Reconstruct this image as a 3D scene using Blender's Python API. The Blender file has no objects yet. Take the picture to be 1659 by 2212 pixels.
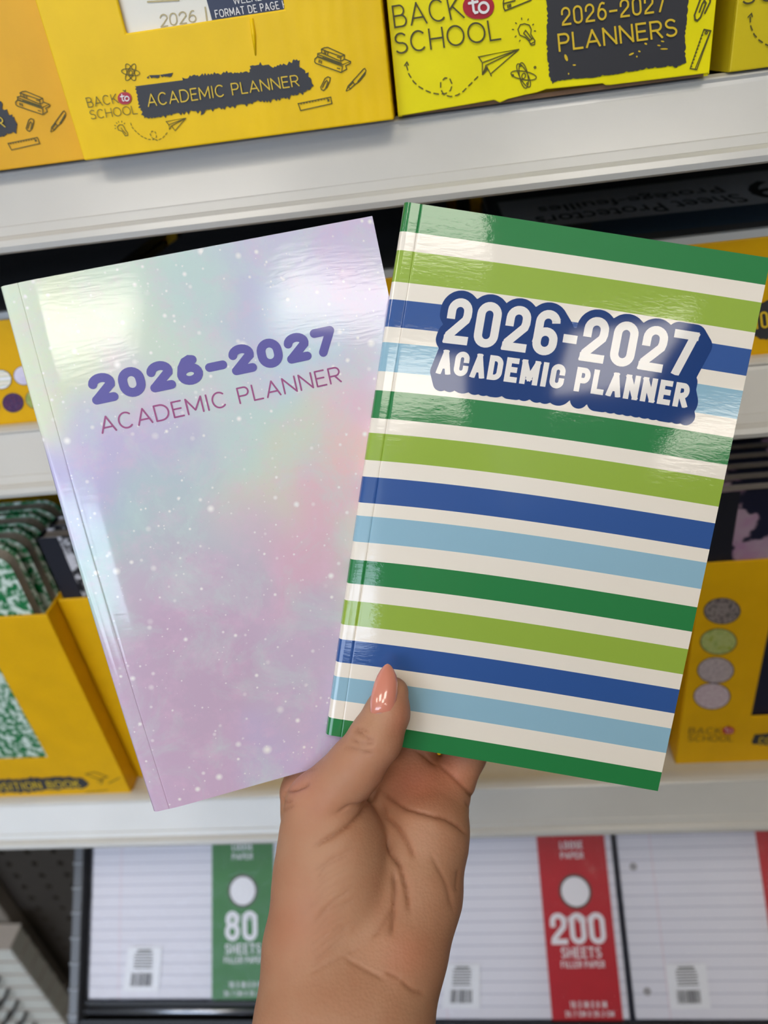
import bpy, bmesh, math, random
import numpy as np
from mathutils import Vector, Matrix
from mathutils.geometry import tessellate_polygon

# ------------------------------------------------------------------ camera, light, exposure
SC = bpy.context.scene
COL = SC.collection
FPX, CX, CY = 1600.0, 829.5, 1106.0          # focal length and centre in pixels of the 1659 x 2212 frame
CAM = np.array([0.0, 0.0, 1.5])
RIGHT = np.array([0.99118404, -0.07360019, -0.11016904])
FWD = np.array([0.05346187, -0.5386384, 0.84083916])
UP = np.array([-0.1212272, -0.8393162, -0.52995498])
M = np.stack([RIGHT, FWD, UP])               # camera (x right, y down, z forward) -> world

cd = bpy.data.cameras.new('camera')
cam = bpy.data.objects.new('camera', cd); COL.objects.link(cam)
cd.sensor_fit = 'HORIZONTAL'; cd.sensor_width = 36.0
cd.lens = 36.0 * FPX / 1659.0
cd.clip_start = 0.02; cd.clip_end = 60
cd.dof.use_dof = True; cd.dof.focus_distance = 0.277; cd.dof.aperture_fstop = cd.lens / 3.1
Rm = np.stack([M @ np.array([1, 0, 0]), M @ np.array([0, -1, 0]), M @ np.array([0, 0, -1])], 1)
cam.matrix_world = Matrix([list(Rm[i]) + [CAM[i]] for i in range(3)] + [[0, 0, 0, 1]])
SC.camera = cam

wd = bpy.data.worlds.new('store_air'); SC.world = wd; wd.use_nodes = True
wd.node_tree.nodes['Background'].inputs[0].default_value = (0.80, 0.86, 1.0, 1)
wd.node_tree.nodes['Background'].inputs[1].default_value = 0.3
SC.view_settings.view_transform = 'Standard'; SC.view_settings.look = 'None'
SC.view_settings.exposure = 0.0; SC.view_settings.gamma = 1.0
SC.view_settings.use_curve_mapping = False
SC.cycles.max_bounces = 8; SC.cycles.diffuse_bounces = 4; SC.cycles.glossy_bounces = 4
PANEL_STRENGTH = 10.0
WINDOW_STRENGTH = 7.6

random.seed(7); RNG = np.random.default_rng(7)

# ------------------------------------------------------------------ helpers
def ray(x, y):
    return M @ np.array([(x - CX) / FPX, (y - CY) / FPX, 1.0])
def at(x, y, d):                      # pixel + depth along the optical axis -> world
    return CAM + ray(x, y) * d
def on_y(x, y, Y):
    r = ray(x, y); return CAM + r * (Y / r[1])
def on_z(x, y, z):
    r = ray(x, y); return CAM + r * ((z - 1.5) / r[2])
def on_plane(x, y, p0, n):
    r = ray(x, y); return CAM + r * (np.dot(n, p0 - CAM) / np.dot(n, r))
def lin(c):
    return tuple(((v / 255) / 12.92 if v / 255 <= 0.04045 else ((v / 255 + 0.055) / 1.055) ** 2.4) for v in c)
def nrm(v):
    v = np.asarray(v, float); return v / np.linalg.norm(v)

LOC = {}
def link(o, parent=None):
    COL.objects.link(o)
    if parent is not None:
        o.parent = parent; LOC[o.name] = LOC[parent.name]
    else:
        LOC[o.name] = np.array(o.location)
    return o
def tag(o, label=None, cat=None, group=None, kind=None):
    if label: o['label'] = label
    if cat: o['category'] = cat
    if group: o['group'] = group
    if kind: o['kind'] = kind
    return o
def thing(name, loc, label, cat, group=None):
    o = bpy.data.objects.new(name, None); o.location = tuple(float(v) for v in loc); o.empty_display_size = 0.02
    link(o); LOC[o.name] = np.array(loc, float)
    return tag(o, label, cat, group)

class MB:
    """collects polygons in world coordinates, then links them as one mesh object"""
    def __init__(s): s.v = []; s.f = []; s.uv = None
    def poly(s, pts):
        i = len(s.v); s.v += [tuple(p) for p in pts]; s.f.append(list(range(i, i + len(pts))))
    def add(s, vs, fs):
        i = len(s.v); s.v += [tuple(p) for p in vs]; s.f += [[k + i for k in f] for f in fs]
    def box(s, lo, hi):
        x0, y0, z0 = lo; x1, y1, z1 = hi
        s.add([(x0,y0,z0),(x1,y0,z0),(x1,y1,z0),(x0,y1,z0),(x0,y0,z1),(x1,y0,z1),(x1,y1,z1),(x0,y1,z1)],
              [(0,3,2,1),(4,5,6,7),(0,1,5,4),(1,2,6,5),(2,3,7,6),(3,0,4,7)])
    def obox(s, o, ex, ey, ez):       # oriented box from a corner and three edge vectors
        o, ex, ey, ez = map(np.asarray, (o, ex, ey, ez))
        p = [o, o+ex, o+ex+ey, o+ey, o+ez, o+ex+ez, o+ex+ey+ez, o+ey+ez]
        s.add(p, [(0,3,2,1),(4,5,6,7),(0,1,5,4),(1,2,6,5),(2,3,7,6),(3,0,4,7)])
    def slab_hole(s, outer, inner, t):
        outer = [np.asarray(p, float) for p in outer]; inner = [np.asarray(p, float) for p in inner]; t = np.asarray(t, float)
        tris = tessellate_polygon([[Vector(p) for p in outer], [Vector(p) for p in inner]]); pts = outer + inner; n = len(pts)
        i = len(s.v); s.v += [tuple(p) for p in pts] + [tuple(p + t) for p in pts]
        for a, b, c in tris: s.f.append([i+a, i+b, i+c]); s.f.append([i+n+c, i+n+b, i+n+a])
        m = len(outer)
        for k in range(m): s.f.append([i+k, i+(k+1) % m, i+n+(k+1) % m, i+n+k])
        for k in range(len(inner)): q = (k+1) % len(inner); s.f.append([i+m+k, i+n+m+k, i+n+m+q, i+m+q])
    def slab(s, pts, t):              # planar polygon (list of 3d points) extruded by vector t, may be concave
        pts = [np.asarray(p, float) for p in pts]; n = len(pts); t = np.asarray(t, float)
        tris = tessellate_polygon([[Vector(p) for p in pts]])
        i = len(s.v); s.v += [tuple(p) for p in pts] + [tuple(p + t) for p in pts]
        for a, b, c in tris:
            s.f.append([i+a, i+b, i+c]); s.f.append([i+n+c, i+n+b, i+n+a])
        for k in range(n):
            s.f.append([i+k, i+(k+1) % n, i+n+(k+1) % n, i+n+k])
    def tube(s, pts, r, n=8, close=False):
        pts = [np.asarray(p, float) for p in pts]; m = len(pts); i0 = len(s.v)
        rs = r if hasattr(r, '__len__') else [r] * m
        ref = np.array([0.3, 0.5, 0.81])
        for k, p in enumerate(pts):
            a = pts[(k-1) % m] if (close or k > 0) else p
            b = pts[(k+1) % m] if (close or k < m-1) else p
            d = nrm(b - a); u = nrm(np.cross(d, ref)); w = np.cross(d, u)
            for j in range(n):
                t = 2*math.pi*j/n; s.v.append(tuple(p + rs[k]*(math.cos(t)*u + math.sin(t)*w)))
        for k in range(m if close else m-1):
            for j in range(n):
                a = i0+k*n+j; b = i0+k*n+(j+1) % n; c = i0+((k+1) % m)*n+(j+1) % n; d = i0+((k+1) % m)*n+j
                s.f.append([a, b, c, d])
        if not close:
            s.f.append([i0+j for j in range(n)][::-1]); s.f.append([i0+(m-1)*n+j for j in range(n)])
    def disc(s, c, ex, ey, n=32):
        c, ex, ey = map(np.asarray, (c, ex, ey))
        s.poly([c + ex*math.cos(2*math.pi*k/n) + ey*math.sin(2*math.pi*k/n) for k in range(n)])
    def prism(s, prof, x0, x1):       # (y, z) profile swept along x
        s.slab([(x0, y, z) for y, z in prof], (x1-x0, 0, 0))
    def build(s, name, mat, parent=None, smooth=False, bevel=0.0, uvs=None, origin=None, attr=None):
        me = bpy.data.meshes.new(name)
        base = LOC[parent.name] if parent is not None else (np.zeros(3) if origin is None else np.asarray(origin, float))
        V = np.array(s.v, float) - base
        me.from_pydata([tuple(v) for v in V], [], s.f); me.update()
        bm = bmesh.new(); bm.from_mesh(me)
        if not uvs and attr is None and not smooth:
            bmesh.ops.recalc_face_normals(bm, faces=bm.faces)
        bm.to_mesh(me); bm.free()
        if uvs:
            ul = me.uv_layers.new(name='UVMap')
            for lp in me.loops: ul.data[lp.index].uv = uvs[lp.vertex_index]
        if attr is not None:
            ca = me.color_attributes.new('tint', 'FLOAT_COLOR', 'POINT')
            ca.data.foreach_set('color', np.concatenate([attr, np.ones((len(attr), 1))], 1).astype('f').ravel())
        if smooth:
            for p in me.polygons: p.use_smooth = True
        if mat is not None: me.materials.append(mat)
        o = bpy.data.objects.new(name, me)
        if parent is None: o.location = tuple(float(x) for x in base)
        link(o, parent)
        if bevel:
            b = o.modifiers.new('bevel', 'BEVEL'); b.width = bevel; b.segments = 2; b.limit_method = 'ANGLE'
        return o

# ------------------------------------------------------------------ materials
class NT:
    def __init__(s, name):
        s.m = bpy.data.materials.new(name); s.m.use_nodes = True; s.t = s.m.node_tree
        s.b = s.t.nodes['Principled BSDF']; s.out = s.t.nodes['Material Output']
    def n(s, kind, **kw):
        nd = s.t.nodes.new(kind)
        for k, v in kw.items():
            if k.startswith('i_'):
                key = k[2:]; nd.inputs[int(key) if key.isdigit() else key.replace('_', ' ')].default_value = v
            else: setattr(nd, k, v)
        return nd
    def l(s, a, b): s.t.links.new(a, b)
    def mix(s, fac, a, b, blend='MIX'):
        nd = s.n('ShaderNodeMix', data_type='RGBA', blend_type=blend)
        for sock, val in ((nd.inputs[0], fac), (nd.inputs[6], a), (nd.inputs[7], b)):
            if hasattr(val, 'is_linked'): s.l(val, sock)
            elif isinstance(val, (int, float)): sock.default_value = val
            else: sock.default_value = tuple(val) + (1,)
        return nd.outputs[2]
    def math(s, op, a, b=None, c=None, clamp=False):
        nd = s.n('ShaderNodeMath', operation=op, use_clamp=clamp)
        for k, v in enumerate((a, b, c)):
            if v is None: continue
            if hasattr(v, 'is_linked'): s.l(v, nd.inputs[k])
            else: nd.inputs[k].default_value = v
        return nd.outputs[0]
    def ramp(s, fac, stops, interp='LINEAR'):
        nd = s.n('ShaderNodeValToRGB'); r = nd.color_ramp; r.interpolation = interp
        while len(r.elements) < len(stops): r.elements.new(0.5)
        for e, (p, c) in zip(r.elements, stops):
            e.position = p; e.color = tuple(c) + (1,)
        s.l(fac, nd.inputs[0]); return nd.outputs[0]
    def bump(s, h, strength, dist, to=None):
        nd = s.n('ShaderNodeBump', i_Strength=strength, i_Distance=dist); s.l(h, nd.inputs['Height'])
        s.l(nd.outputs[0], to or s.b.inputs['Normal']); return nd

def mat(name, rgb, rough=0.5, spec=0.5, metal=0.0, coat=0.0, coat_rough=0.1, var=0.0, vscale=60, bump=0.0, bscale=200, bdist=0.001, emis=0.0):
    t = NT(name); c = lin(rgb); b = t.b
    b.inputs['Base Color'].default_value = c + (1,); b.inputs['Roughness'].default_value = rough
    b.inputs['Specular IOR Level'].default_value = spec; b.inputs['Metallic'].default_value = metal
    b.inputs['Coat Weight'].default_value = coat; b.inputs['Coat Roughness'].default_value = coat_rough
    if var or bump:
        tc = t.n('ShaderNodeTexCoord')
    if var:
        nz = t.n('ShaderNodeTexNoise', i_Scale=float(vscale), i_Detail=4.0); t.l(tc.outputs['Object'], nz.inputs['Vector'])
        lo = tuple(x*(1-var) for x in c); hi = tuple(min(1, x*(1+var)) for x in c)
        t.l(t.ramp(nz.outputs[0], [(0.3, lo), (0.7, hi)]), b.inputs['Base Color'])
    if bump:
        nb = t.n('ShaderNodeTexNoise', i_Scale=float(bscale), i_Detail=3.0); t.l(tc.outputs['Object'], nb.inputs['Vector'])
        t.bump(nb.outputs[0], bump, bdist)
    if emis:
        b.inputs['Emission Color'].default_value = c + (1,); b.inputs['Emission Strength'].default_value = emis
    return t.m

def card_mat(name, rgb, ridge=0.0):
    """printed glossy carton, faint corrugation ridges"""
    t = NT(name); b = t.b; c = lin(rgb)
    tc = t.n('ShaderNodeTexCoord')
    nz = t.n('ShaderNodeTexNoise', i_Scale=40.0, i_Detail=3.0); t.l(tc.outputs['Object'], nz.inputs['Vector'])
    t.l(t.ramp(nz.outputs[0], [(0.3, tuple(x*0.95 for x in c)), (0.7, tuple(min(1, x*1.05) for x in c))]), b.inputs['Base Color'])
    b.inputs['Roughness'].default_value = 0.5; b.inputs['Specular IOR Level'].default_value = 0.25
    b.inputs['Coat Weight'].default_value = 0.05; b.inputs['Coat Roughness'].default_value = 0.25
    wv = t.n('ShaderNodeTexWave', i_Scale=48.0, i_Distortion=2.5, bands_direction='X'); t.l(tc.outputs['Object'], wv.inputs['Vector'])
    n2 = t.n('ShaderNodeTexNoise', i_Scale=110.0, i_Detail=4.0); t.l(tc.outputs['Object'], n2.inputs['Vector'])
    h = t.math('ADD', t.math('MULTIPLY', wv.outputs[0], ridge), n2.outputs[0])
    t.bump(h, 0.25, 0.0008)
    return t.m

MT = {}
MT['gold'] = card_mat('golden_carton', (246, 202, 4), 0.5)
MT['amber'] = card_mat('shaded_gold_carton', (232, 174, 30), 0.3)  # carton yellow with shade and reflected light put into the colour
MT['lemon'] = card_mat('lemon_carton', (246, 232, 10), 0.0)
MT['lemon2'] = card_mat('olive_lemon_carton', (212, 190, 28), 0.0)
MT['tray'] = card_mat('tray_carton', (224, 172, 4), 0.2)
MT['kraft'] = mat('kraft_board', (120, 92, 70), 0.9, var=0.15)
MT['ink'] = mat('charcoal_ink', (52, 52, 56), 0.55)
MT['ink_line'] = mat('doodle_ink', (84, 78, 24), 0.6)
MT['ink_grey'] = mat('heading_ink', (74, 70, 34), 0.6)
MT['yellow_ink'] = mat('yellow_ink', (226, 192, 40), 0.5)
MT['apple'] = mat('apple_red', (178, 22, 44), 0.45)
MT['white_ink'] = mat('white_ink', (240, 238, 236), 0.5)
MT['channel'] = mat('ivory_channel_plastic', (198, 197, 192), 0.22, spec=0.5, bump=0.05, bscale=30, bdist=0.002, var=0.03, vscale=20)
MT['deck'] = mat('ivory_deck_paint', (196, 192, 180), 0.3, var=0.03)
MT['pages'] = mat('page_block_paper', (214, 208, 200), 0.8, var=0.05, vscale=300)
MT['pages_grey'] = mat('grey_page_block', (176, 168, 160), 0.85, var=0.08, vscale=300)

# ------------------------------------------------------------------ room shell
def room():
    t = NT('vinyl_tile'); tc = t.n('ShaderNodeTexCoord')
    br = t.n('ShaderNodeTexChecker', i_Scale=3.3); t.l(tc.outputs['Object'], br.inputs['Vector'])
    br.inputs['Color1'].default_value = lin((96, 90, 82)) + (1,); br.inputs['Color2'].default_value = lin((88, 83, 75)) + (1,)
    t.l(br.outputs[0], t.b.inputs['Base Color']); t.b.inputs['Roughness'].default_value = 0.3
    b = MB(); b.box((-5, -4.6, -0.05), (5, 3, 0)); tag(b.build('floor', t.m), 'pale vinyl tile shop floor', kind='structure')
    wm = mat('wall_paint', (100, 96, 90), 0.85); cm = mat('ceiling_tile', (226, 226, 224), 0.9)
    b = MB(); b.box((-5, -4.6, 3.1), (5, 3, 3.15)); tag(b.build('ceiling', cm), 'white shop ceiling', kind='structure')
    for nm, lo, hi in (('wall_left', (-5.1, -4.6, 0), (-5, 3, 3.1)), ('wall_right', (5, -4.6, 0), (5.1, 3, 3.1)), ('wall_back', (-5, 3, 0), (5, 3.1, 3.1))):
        b = MB(); b.box(lo, hi); tag(b.build(nm, wm), 'plain painted shop wall', kind='structure')
    b = MB()                                   # storefront wall with a high window band
    YW, WZ0, WZ1, WX1 = -4.6, 1.5, 2.98, 0.30
    b.box((-5, YW-.1, 0), (5, YW, WZ0)); b.box((WX1, YW-.1, WZ0), (5, YW, 3.1)); b.box((-5, YW-.1, WZ1), (WX1, YW, 3.1))
    tag(b.build('wall_front', wm), 'storefront wall around the windows', kind='structure')
    frame = mat('window_aluminium', (120, 124, 128), 0.4, metal=0.6)
    sky = NT('daylight_pane'); e = sky.n('ShaderNodeEmission', i_Strength=WINDOW_STRENGTH); e.inputs[0].default_value = lin((216, 232, 255)) + (1,)
    sky.l(e.outputs[0], sky.out.inputs[0])
    xs = [-5 + k * ((WX1+5) / 5) for k in range(6)]
    b = MB()
    for x in xs: b.box((x - 0.03, YW-.04, WZ0), (x + 0.03, YW+.02, WZ1))
    b.box((-5, YW-.04, WZ0-.02), (WX1+.03, YW+.02, WZ0+.02)); b.box((-5, YW-.04, WZ1-.02), (WX1+.03, YW+.02, WZ1+.02))
    w = b.build('window_1', frame); tag(w, 'wide storefront window', kind='structure')
    for k in range(5):
        b = MB(); b.box((xs[k] + 0.03, YW-.03, WZ0+.02), (xs[k+1] - 0.03, YW-.015, WZ1-.02)); b.build('pane', sky.m, w)
    # ceiling panels
    hm = mat('panel_frame', (230, 230, 230), 0.6)
    pm = NT('panel_diffuser'); e = pm.n('ShaderNodeEmission', i_Strength=PANEL_STRENGTH); e.inputs[0].default_value = lin((255, 246, 232)) + (1,)
    pm.l(e.outputs[0], pm.out.inputs[0])
    for x, y in [(-1.9, -.8), (-.7, -.8), (.5, -.8), (.12, -1.33), (.0, -2.5), (1.12, -2.35), (2.1, -3.4)]:
        if True:
            th = thing('ceiling_light', (x, y, 3.1), 'square white panel light set in the shop ceiling', 'light', 'ceiling panel lights')
            r = .28; q = .305
            b = MB()
            for lo, hi in (((x-q, y-q, 3.06), (x+q, y-r, 3.1)), ((x-q, y+r, 3.06), (x+q, y+q, 3.1)), ((x-q, y-r, 3.06), (x-r, y+r, 3.1)), ((x+r, y-r, 3.06), (x+q, y+r, 3.1))):
                b.box(lo, hi)
            b.build('frame', hm, th)
            b = MB(); b.box((x-r, y-r, 3.07), (x+r, y+r, 3.09)); b.build('diffuser', pm.m, th)
room()

# ------------------------------------------------------------------ stroke lettering
def arc(cx, cy, rx, ry, a0, a1, n=12):
    return [(cx + rx*math.cos(math.radians(a0 + (a1-a0)*k/n)), cy + ry*math.sin(math.radians(a0 + (a1-a0)*k/n))) for k in range(n+1)]
HEAVY = False
def glyph(ch, k):
    """centre-line strokes in the unit square; k = width / height, so round corners stay round when condensed"""
    r = min(.5, .5*k); c = k < 0.62
    if ch in '0OQ':
        return [arc(.5, 1-r, .5, r, 0, 180) + arc(.5, r, .5, r, 180, 360) + [(1, 1-r)]] if r < .499 else [arc(.5, .5, .5, .5, 0, 360, 28)]
    if ch in 'CG':
        a = ([(1, .72)] + arc(.5, 1-r, .5, r, 0, 180) + arc(.5, r, .5, r, 180, 360) + [(1, .28)]) if c else (arc(.52, .5, .52, .5, 48, 312, 22))
        return [a] if ch == 'C' else [a + [(1, .45), (.6, .45)]]
    if ch == 'D':
        ry = min(.5, .6*k) if c else .5
        return [[(0, 0), (0, 1)], [(0, 1), (.4, 1)] + arc(.4, 1-ry, .6, ry, 90, 0) + arc(.4, ry, .6, ry, 0, -90) + [(.4, 0), (0, 0)]]
    if ch == 'A': return [[(0, 0), (.5, 1)], [(.5, 1), (1, 0)], [(.19, .3), (.81, .3)]]
    if ch == 'B': return [[(0, 0), (0, 1)], [(0, 1), (.5, 1)] + arc(.55, .765, .35, .235, 90, -90) + [(0, .53)], [(0, .53), (.55, .53)] + arc(.6, .265, .4, .265, 90, -90) + [(0, 0)]]
    if ch == 'E': return [[(0, 0), (0, 1)], [(0, 1), (.95, 1)], [(0, .52), (.85, .52)], [(0, 0), (1, 0)]]
    if ch == 'F': return [[(0, 0), (0, 1)], [(0, 1), (1, 1)], [(0, .5), (.85, .5)]]
    if ch == 'H': return [[(0, 0), (0, 1)], [(1, 0), (1, 1)], [(0, .5), (1, .5)]]
    if ch == 'I': return [[(.5, 0), (.5, 1)]]
    if ch == 'K': return [[(0, 0), (0, 1)], [(.9, 1), (0, .42)], [(.3, .58), (1, 0)]]
    if ch == 'L': return [[(0, 1), (0, 0)], [(0, 0), (1, 0)]]
    if ch == 'M': return [[(0, 0), (0, 1)], [(0, 1), (.5, .2)], [(.5, .2), (1, 1)], [(1, 1), (1, 0)]]
    if ch == 'N': return [[(0, 0), (0, 1)], [(0, 1), (1, 0)], [(1, 0), (1, 1)]]
    if ch in 'PR':
        g = [[(0, 0), (0, 1)], [(0, 1), (.55, 1)] + arc(.6, .73, .4, .27, 90, -90) + [(0, .46)]]
        if ch == 'R': g.append([(.5, .46), (1, 0)])
        return g
    if ch == 'S': return [arc(.5, .755, .46, .245, 35, 270, 14) + arc(.5, .255, .5, .255, 90, -145, 14)[1:]]
    if ch == 'T': return [[(0, 1), (1, 1)], [(.5, 0), (.5, 1)]]
    if ch == 'U': return [[(0, 1), (0, r)] + arc(.5, r, .5, r, 180, 360) + [(1, 1)]]
    if ch == 'W': return [[(0, 1), (.25, 0)], [(.25, 0), (.5, 1)], [(.5, 1), (.75, 0)], [(.75, 0), (1, 1)]]
    if ch == 'Y': return [[(0, 1), (.5, .45)], [(1, 1), (.5, .45)], [(.5, .45), (.5, 0)]]
    if ch == 'X': return [[(0, 1), (1, 0)], [(1, 1), (0, 0)]]
    if ch == 'Z': return [[(0, 1), (1, 1)], [(1, 1), (0, 0)], [(0, 0), (1, 0)]]
    if ch == '1': return [[(.1, .8), (.6, 1)], [(.6, 1), (.6, 0)]]
    if ch == '2':
        t = min(.29, .5*k) if not c else r
        return [arc(.5, 1-t, .5, t, 172, -18) + [(.86, .55), (0.02, 0)], [(0, 0), (1, 0)]] if not c else [[(0, .66)] + arc(.5, 1-t, .5, t, 180, 0) + [(1, .66), (.94, .55), (.05, .12), (0, 0)], [(0, 0), (1, 0)]]
    if ch == '6':
        if HEAVY: return [[(1, .80)] + arc(.5, 1-r, .5, r, 0, 180) + arc(.5, r, .5, r, 180, 360) + arc(.5, .53-min(r, .24), .5, min(r, .24), 0, 180)]
        return [arc(.5, .31, .5, .31, 0, 360, 20), [(.82, .96), (.62, 1), (.36, .92), (.12, .66), (0, .33)]]
    if ch == '7': return [[(0, 1), (1, 1)], [(1, 1), (.3, 0)]]
    if ch == '8': return [arc(.5, .76, .44, .24, 0, 360, 20), arc(.5, .27, .5, .27, 0, 360, 20)]
    if ch == '5': return [[(.95, 1), (.15, 1), (.08, .55)] , [(.08, .55)] + arc(.48, .32, .52, .32, 120, -150)]
    if ch == '3': return [arc(.48, .76, .44, .24, 150, -90), arc(.48, .27, .52, .27, 90, -150)]
    if ch == '9': return [arc(.5, .69, .5, .31, 0, 360, 20), [(1, .66), (.88, .34), (.64, .08), (.38, 0), (.18, .04)]]
    if ch == '4': return [[(.75, 0), (.75, 1)], [(.75, 1), (0, .3)], [(0, .3), (1, .3)]]
    if ch == '-': return [[(0, .42), (1, .42)]]
    if ch == '.': return [[(.4, 0), (.6, 0)]]
    return []
WIDTH = dict(I=.12, M=1.15, W=1.3, E=.72, L=.68, F=.72, S=.78, P=.78, B=.8, R=.82, T=.85, K=.85, O=1.12, C=1.0, G=1.05, D=.98, A=1.02, N=.95, H=.9)
WIDTH['-'] = .5; WIDTH['.'] = .25; WIDTH[' '] = .45

LIFT = 1.0e-5
def stroke_polys(line, w, cap='round', level=0):
    """one centre line -> (convex 2d polygon, print layer); layers keep overlapping strokes from coinciding"""
    out = []; P = [np.array(p, float) for p in line]
    P = [p for i, p in enumerate(P) if i == 0 or np.linalg.norm(p - P[i-1]) > 1e-7]
    if len(P) < 2: return out
    h = w/2; nrmls = []
    for a, b in zip(P[:-1], P[1:]):
        d = (b-a)/np.linalg.norm(b-a); nrmls.append(np.array([-d[1], d[0]]))
    L, R = [], []
    for i, p in enumerate(P):
        if i == 0: m = nrmls[0]
        elif i == len(P)-1: m = nrmls[-1]
        else:
            m = nrmls[i-1] + nrmls[i]; q = m.dot(m)
            m = 2*m/q if q > 0.6 else nrmls[i]
        L.append(p + m*h); R.append(p - m*h)
    if cap == 'square' and np.linalg.norm(P[0]-P[-1]) > 1e-6:
        for side in (0, -1):
            d = (P[1]-P[0]) if side == 0 else (P[-2]-P[-1]); d = d/np.linalg.norm(d)
            L[side] = L[side] - d*h; R[side] = R[side] - d*h
    closed = np.linalg.norm(P[0]-P[-1]) < 1e-6 and len(P) > 3
    if closed:                        # join the ends of a loop
        m = nrmls[-1] + nrmls[0]; q = m.dot(m); m = 2*m/q if q > 0.6 else nrmls[0]
        L[0] = L[-1] = P[0] + m*h; R[0] = R[-1] = P[0] - m*h
    for i in range(len(P)-1): out.append(([L[i], L[i+1], R[i+1], R[i]], level + .35*(i % 2)))
    if cap == 'round' and not closed:
        for k_, p in enumerate((P[0], P[-1])):
            out.append(([p + h*np.array([math.cos(2*math.pi*k/14), math.sin(2*math.pi*k/14)]) for k in range(14)], level + .7 + .1*k_))
    return out
def clip(poly, lo, hi):
    for sgn, lim in ((1, lo), (-1, -hi)):
        res = []
        for i in range(len(poly)):
            a, b = poly[i-1], poly[i]; fa, fb = sgn*a[1]-lim, sgn*b[1]-lim
            if (fa >= 0) != (fb >= 0): res.append(a + (b-a)*fa/(fa-fb))
            if fb >= 0: res.append(b)
        poly = res
        if len(poly) < 3: return []
    return poly
def text_polys(text, aspect, weight, cap='round', gap=.16, grow=0.0, cond=1.0, digit=.62, widths=None):
    """text laid out in [0, aspect] x [0, 1]"""
    ws = []
    for ch in text:
        w = (widths or {}).get(ch, WIDTH.get(ch, digit if ch.isdigit() else .85))
        ws.append(w)
    avail = aspect - weight*sum(1 for c in text if c != ' ') - gap*(len(text)-1)
    f = avail / sum(ws); x = 0; out = []
    for ch, w in zip(text, ws):
        gw = w*f + (weight if ch != ' ' else 0); iw = max(gw-weight, 1e-4); ih = 1-weight
        for si, st in enumerate(glyph(ch, iw/ih)):
            line = [(x + weight/2 + px*iw, weight/2 + py*ih) for px, py in st]
            for p, lv in stroke_polys(line, weight + 2*grow, cap, si):
                if cap == 'square': p = clip([np.array(q) for q in p], -grow, 1+grow)
                if len(p) >= 3: out.append((p, lv*LIFT))
        x += gw + gap
    return out

def quad_map(bl, br, tr, tl, off):
    bl, br, tr, tl = map(np.asarray, (bl, br, tr, tl)); n = nrm(np.cross(br-bl, tl-bl))
    return lambda s, t, e=0.0: (1-s)*(1-t)*bl + s*(1-t)*br + s*t*tr + (1-s)*t*tl + n*(off+e)
def quad_aspect(bl, br, tr, tl):
    return float((np.linalg.norm(br-bl)+np.linalg.norm(tr-tl))/(np.linalg.norm(tl-bl)+np.linalg.norm(tr-br)))
def put_text(b, text, Q, weight, off=.0003, **kw):
    Q = [np.asarray(q) for q in Q]; a = quad_aspect(*Q); mp = quad_map(*Q, off)
    for p, e in text_polys(text, a, weight, **kw): b.poly([mp(x/a, y, e) for x, y in p])
def font_polys(text, offset=0.0):
    cu = bpy.data.curves.new('tmp', 'FONT'); cu.body = text; cu.offset = offset; cu.resolution_u = 3
    o = bpy.data.objects.new('tmp', cu); COL.objects.link(o)
    dg = bpy.context.evaluated_depsgraph_get(); me = o.evaluated_get(dg).to_mesh()
    V = np.array([v.co[:2] for v in me.vertices]); F = [list(p.vertices) for p in me.polygons]
    o.evaluated_get(dg).to_mesh_clear(); bpy.data.objects.remove(o); bpy.data.curves.remove(cu)
    mn, mx = V.min(0), V.max(0); return (V-mn)/(mx-mn), F
def put_font(b, text, Q, off=.0003, offset=0.0):
    V, F = font_polys(text, offset); mp = quad_map(*Q, off); b.add([mp(x, y) for x, y in V], F)
def put_lines(b, lines, w, plane, cap='round'):
    """pixel poly-lines printed on a plane (p0, normal, px -> 3d width w in metres)"""
    p0, n = plane; n = nrm(n); ex = nrm(np.cross(n, (0, 0, 1))); ey = np.cross(ex, n); ey = -ey if ey[2] < 0 else ey
    for li, ln in enumerate(lines):
        pts = [on_plane(x, y, p0, n) - p0 for x, y in ln]
        for p, lv in stroke_polys([(q.dot(ex), q.dot(ey)) for q in pts], w, cap, li % 16):
            b.poly([p0 + ex*x + ey*y + n*lv*LIFT for x, y in p])
def ragged(pts, amp, step):
    """pixel outline -> outline with a torn dry-brush edge"""
    out = []
    for i in range(len(pts)):
        a, b = np.array(pts[i], float), np.array(pts[(i+1) % len(pts)], float); L = np.linalg.norm(b-a); n = max(1, int(L/step))
        d = (b-a)/max(L, 1e-6); nn = np.array([d[1], -d[0]])
        for k in range(n):
            out.append(a + (b-a)*k/n + nn*random.uniform(-amp*0.35, amp)*(1 if k % 2 else 0.2))
    return out
def put_patch(b, px, plane):
    pts = [on_plane(x, y, *plane) for x, y in px]
    tris = tessellate_polygon([[Vector(p) for p in pts]]); b.add(pts, [list(t) for t in tris])

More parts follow.
